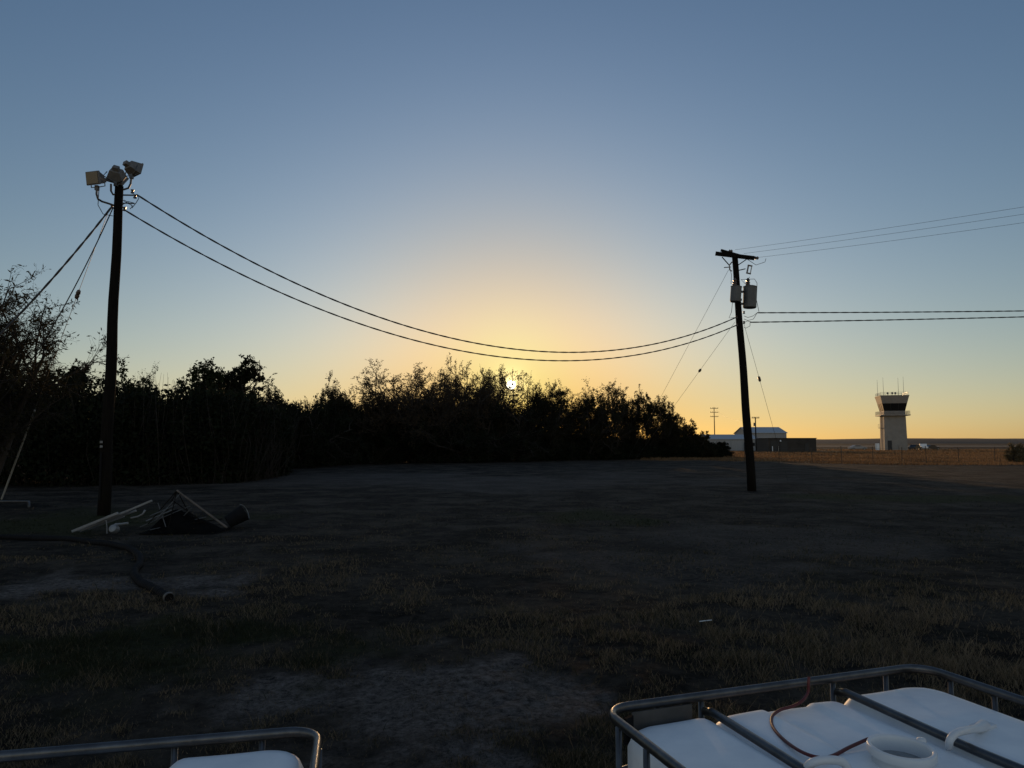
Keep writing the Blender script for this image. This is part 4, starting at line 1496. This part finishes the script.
def build_tank(center, a, label, low, mid, inset, label_plate, neck=True):
    o = empty('liquid_tank', (center.x, center.y, 0), a)
    # bottle: rounded box whose top follows bottle_top()
    nu, nv = 96, 72
    w, d = TW - 2 * inset, TD - 2 * inset
    rad = 0.055
    vs = []; fs = []
    cols = [-0.95] + [1 - i / 6 for i in range(0, 0)]
    zb = 0.17
    grid = {}

    def corner(x, y):
        # pull a square outline into a rounded one
        hx, hy, r = w / 2, d / 2, 0.12
        ax, ay = abs(x), abs(y)
        if ax > hx - r and ay > hy - r:
            dx, dy = ax - (hx - r), ay - (hy - r)
            m = max(dx, dy)
            ln = math.hypot(dx, dy)
            if ln > 1e-9:
                k = m / ln
                ax, ay = hx - r + dx * k, hy - r + dy * k
        return math.copysign(ax, x), math.copysign(ay, y)

    for j in range(nv + 1):
        for i in range(nu + 1):
            u, v = i / nu, j / nv
            x, y = corner((u - 0.5) * w, (v - 0.5) * d)
            e = min(w / 2 - abs((u - 0.5) * w), d / 2 - abs((v - 0.5) * d))
            z = bottle_top(u, v, low, mid)
            if e < rad:
                t = 1 - e / rad
                z -= rad * 0.75 * (1 - math.sqrt(max(0, 1 - t * t)))
            vs.append((x, y, z))
    for j in range(nv):
        for i in range(nu):
            k = j * (nu + 1) + i
            fs.append((k, k + 1, k + nu + 2, k + nu + 1))
    ring = [i for i in range(nu + 1)] + [j * (nu + 1) + nu for j in range(1, nv + 1)] + [nv * (nu + 1) + i for i in range(nu - 1, -1, -1)] + [j * (nu + 1) for j in range(nv - 1, 0, -1)]
    prev = ring
    for z in (RIM - low - 0.14, 0.62, 0.56, 0.24, zb):
        cur = []
        k = 0.985 if z in (0.62, 0.56) else (0.95 if z == zb else 1.0)
        for q in ring:
            x, y, _ = vs[q]
            cur.append(len(vs)); vs.append((x * k, y * k, z))
        for i in range(len(ring)):
            i2 = (i + 1) % len(ring)
            fs.append((prev[i], cur[i], cur[i2], prev[i2]))
        prev = cur
    fs.append(tuple(prev))
    b = MB(); b.add(vs, fs)
    bottle = b.build('bottle', M_hdpe, o, smooth=True)
    # rim and cage
    b = MB(); b.tube(rounded_loop(TW, TD, 0.095, 0), 0.0112, 12, closed=True)
    b.v = [(x, y, RIM - 0.004 + z * 1.3) for x, y, z in b.v]; b.build('rim', M_cage, o, smooth=True)
    b = MB()
    for z in (0.98, 0.76, 0.54, 0.32, 0.16):
        b.tube(rounded_loop(TW - 0.006, TD - 0.006, 0.095, z), 0.009, 7, closed=True)
    for sy in (-1, 1):
        for x in (-0.42, -0.27, 0.228, 0.45):
            b.tube([(x, sy * (TD / 2 + 0.006), 0.15), (x, sy * (TD / 2 + 0.006), RIM - 0.012)], 0.009, 6)
    for sx in (-1, 1):
        for k in range(6):
            y = -TD / 2 + 0.11 + k * (TD - 0.22) / 5
            b.tube([(sx * (TW / 2 + 0.006), y, 0.15), (sx * (TW / 2 + 0.006), y, RIM - 0.012)], 0.009, 6)
    b.build('cage', M_cage, o, smooth=True)
    for bu in (0.275, 0.690):
        x = (bu - 0.5) * TW
        z = RIM - low + 0.002 if mid < 0.1 else RIM - 0.14
        b = MB()
        b.tube([(x, TD / 2 - 0.012, RIM - (0.045 if mid < 0.1 else 0.14)), (x, TD / 2 - 0.05, z + 0.004), (x, 0, z - 0.004), (x, -TD / 2 + 0.05, z + 0.004), (x, -TD / 2 + 0.012, RIM - (0.045 if mid < 0.1 else 0.14))], 0.0125, 10)
        b.build('top_bar', M_cage, o, smooth=True)
    # pallet
    b = MB()
    b.box((0, 0, 0.135), (TW, TD, 0.022))
    for x in (-0.52, 0, 0.52):
        for y in (-0.43, 0, 0.43):
            b.box((x, y, 0.070), (0.13, 0.12, 0.106))
    for y in (-0.43, 0, 0.43):
        b.box((0, y, 0.009), (TW, 0.12, 0.016))
    b.build('pallet', mat('pallet_wood', (0.16, 0.12, 0.08), 0.9, var=0.3, scale=6, stretch=(1, 8, 8)), o)
    if label_plate:
        b = MB(); b.box((-TW / 2 + 0.185, TD / 2 - 0.012, RIM - 0.055), (0.20, 0.006, 0.075)); b.build('label_plate', M_plate, o)
        b = MB(); b.box((-TW / 2 + 0.066, TD / 2 - 0.030, RIM - 0.06), (0.036, 0.010, 0.075), rotz(0.5)); b.build('corner_plate', M_black, o)
    if neck:
        zc = RIM - low - mid - 0.012
        m = Matrix.Translation((0.0, 0.015, zc)) @ Matrix.Diagonal((0.87 * TW / RW if neck else 1, 0.90, 0.80, 1.0))
        b = MB(); b.lathe([(0.083, -0.01), (0.080, 0.035), (0.090, 0.040), (0.093, 0.046), (0.093, 0.066), (0.089, 0.071), (0.082, 0.070), (0.079, 0.062), (0.076, 0.02), (0.074, -0.02)], 40, m, cap=False)
        nk = b.build('neck', M_cap, o, smooth=True)
        b = MB(); b.lathe([(0.077, 0.0), (0.001, 0.002)], 40, m @ Matrix.Translation((0, 0, 0.022)), cap=False); b.build('inner_seal', mat('liquid_film', (0.20, 0.21, 0.21), 0.25, var=0.35, scale=18, bump=0.3, bscale=25), nk, smooth=True)
        b = MB(); b.lathe([(0.002, -0.012), (0.012, -0.010), (0.014, 0.0), (0.012, 0.012), (0.002, 0.014)], 12, m @ Matrix.Translation((0.096, 0.012, 0.064))); b.build('lug', M_cap, nk, smooth=True)
    tag(o, label, 'liquid tank', 'caged liquid tanks')
    return o


rt = build_tank(right_c, right_a, 'white caged liquid tank with open round filler neck and red hose on top', 0.040, 0.010, 0.020, True)
rt.scale = (RW / TW, 1, 1)
lt_ = build_tank(left_c, left_a, 'white caged liquid tank whose rim corner shows low at left', 0.016, 0.150, 0.026, False, neck=False)

ca, sa = math.cos(right_a), math.sin(right_a)


def on_tank(px, py, z):
    return G(px, py, z)


zt = RIM - 0.050 + 0.006
def catmull(pts, k=8):
    out = []
    for i in range(len(pts) - 1):
        a, b_, c, d = pts[max(i - 1, 0)], pts[i], pts[i + 1], pts[min(i + 2, len(pts) - 1)]
        for j in range(k):
            t = j / k
            out.append(0.5 * ((2 * b_) + (c - a) * t + (2 * a - 5 * b_ + 4 * c - d) * t * t + (3 * b_ - a - 3 * c + d) * t ** 3))
    out.append(pts[-1])
    return out


red = [on_tank(809, 677, RIM + 0.035), on_tank(808.5, 683, RIM + 0.018), on_tank(808, 692, RIM - 0.01), on_tank(802, 701, RIM - 0.025), on_tank(792, 706.5, zt + .004), on_tank(780, 710, zt), on_tank(772, 717, zt),
       on_tank(773, 727, zt), on_tank(783, 739, zt), on_tank(800, 751, zt + .006), on_tank(818, 757.5, zt + .01), on_tank(832, 756, zt), on_tank(850, 747, zt), on_tank(868, 739, zt + .004)]
b = MB(); b.tube(catmull(red), 0.0048, 8)
tag(b.build('red_hose', M_red, smooth=True), 'thin red hose looped over the rim and top of the right tank', 'hose')
w1 = [on_tank(949, 747, zt), on_tank(950, 740, zt + .03), on_tank(956, 733.5, zt + .042), on_tank(966, 730.5, zt + .04), on_tank(977, 728.5, zt + .022), on_tank(984, 726, zt + .008)]
o = empty('white_strap', on_tank(966, 732, zt))
b = MB(); b.tube([q - o.location for q in catmull(w1)], [0.010 if i < 30 else 0.010 + 0.0008 * (i - 30) for i in range(len(catmull(w1)))], 8); b.build('band', M_cap, o, smooth=True)
b = MB(); q = on_tank(983, 726.5, zt + .006) - o.location; b.box(q, (0.075, 0.04, 0.014), rotz(0.5)); b.build('end_tab', M_cap, o, bevel=0.004)
tag(o, 'white plastic strap arching over the right cross bar of the tank', 'strap')
w2 = [on_tank(806, 770, zt), on_tank(812, 763, zt + .03), on_tank(826, 760, zt + .04), on_tank(842, 762, zt + .03), on_tank(850, 772, zt)]
b = MB(); b.tube(catmull(w2), 0.011, 8)
tag(b.build('white_hose_loop', M_cap, smooth=True), 'white hose loop lying on the tank left of the filler neck', 'hose')
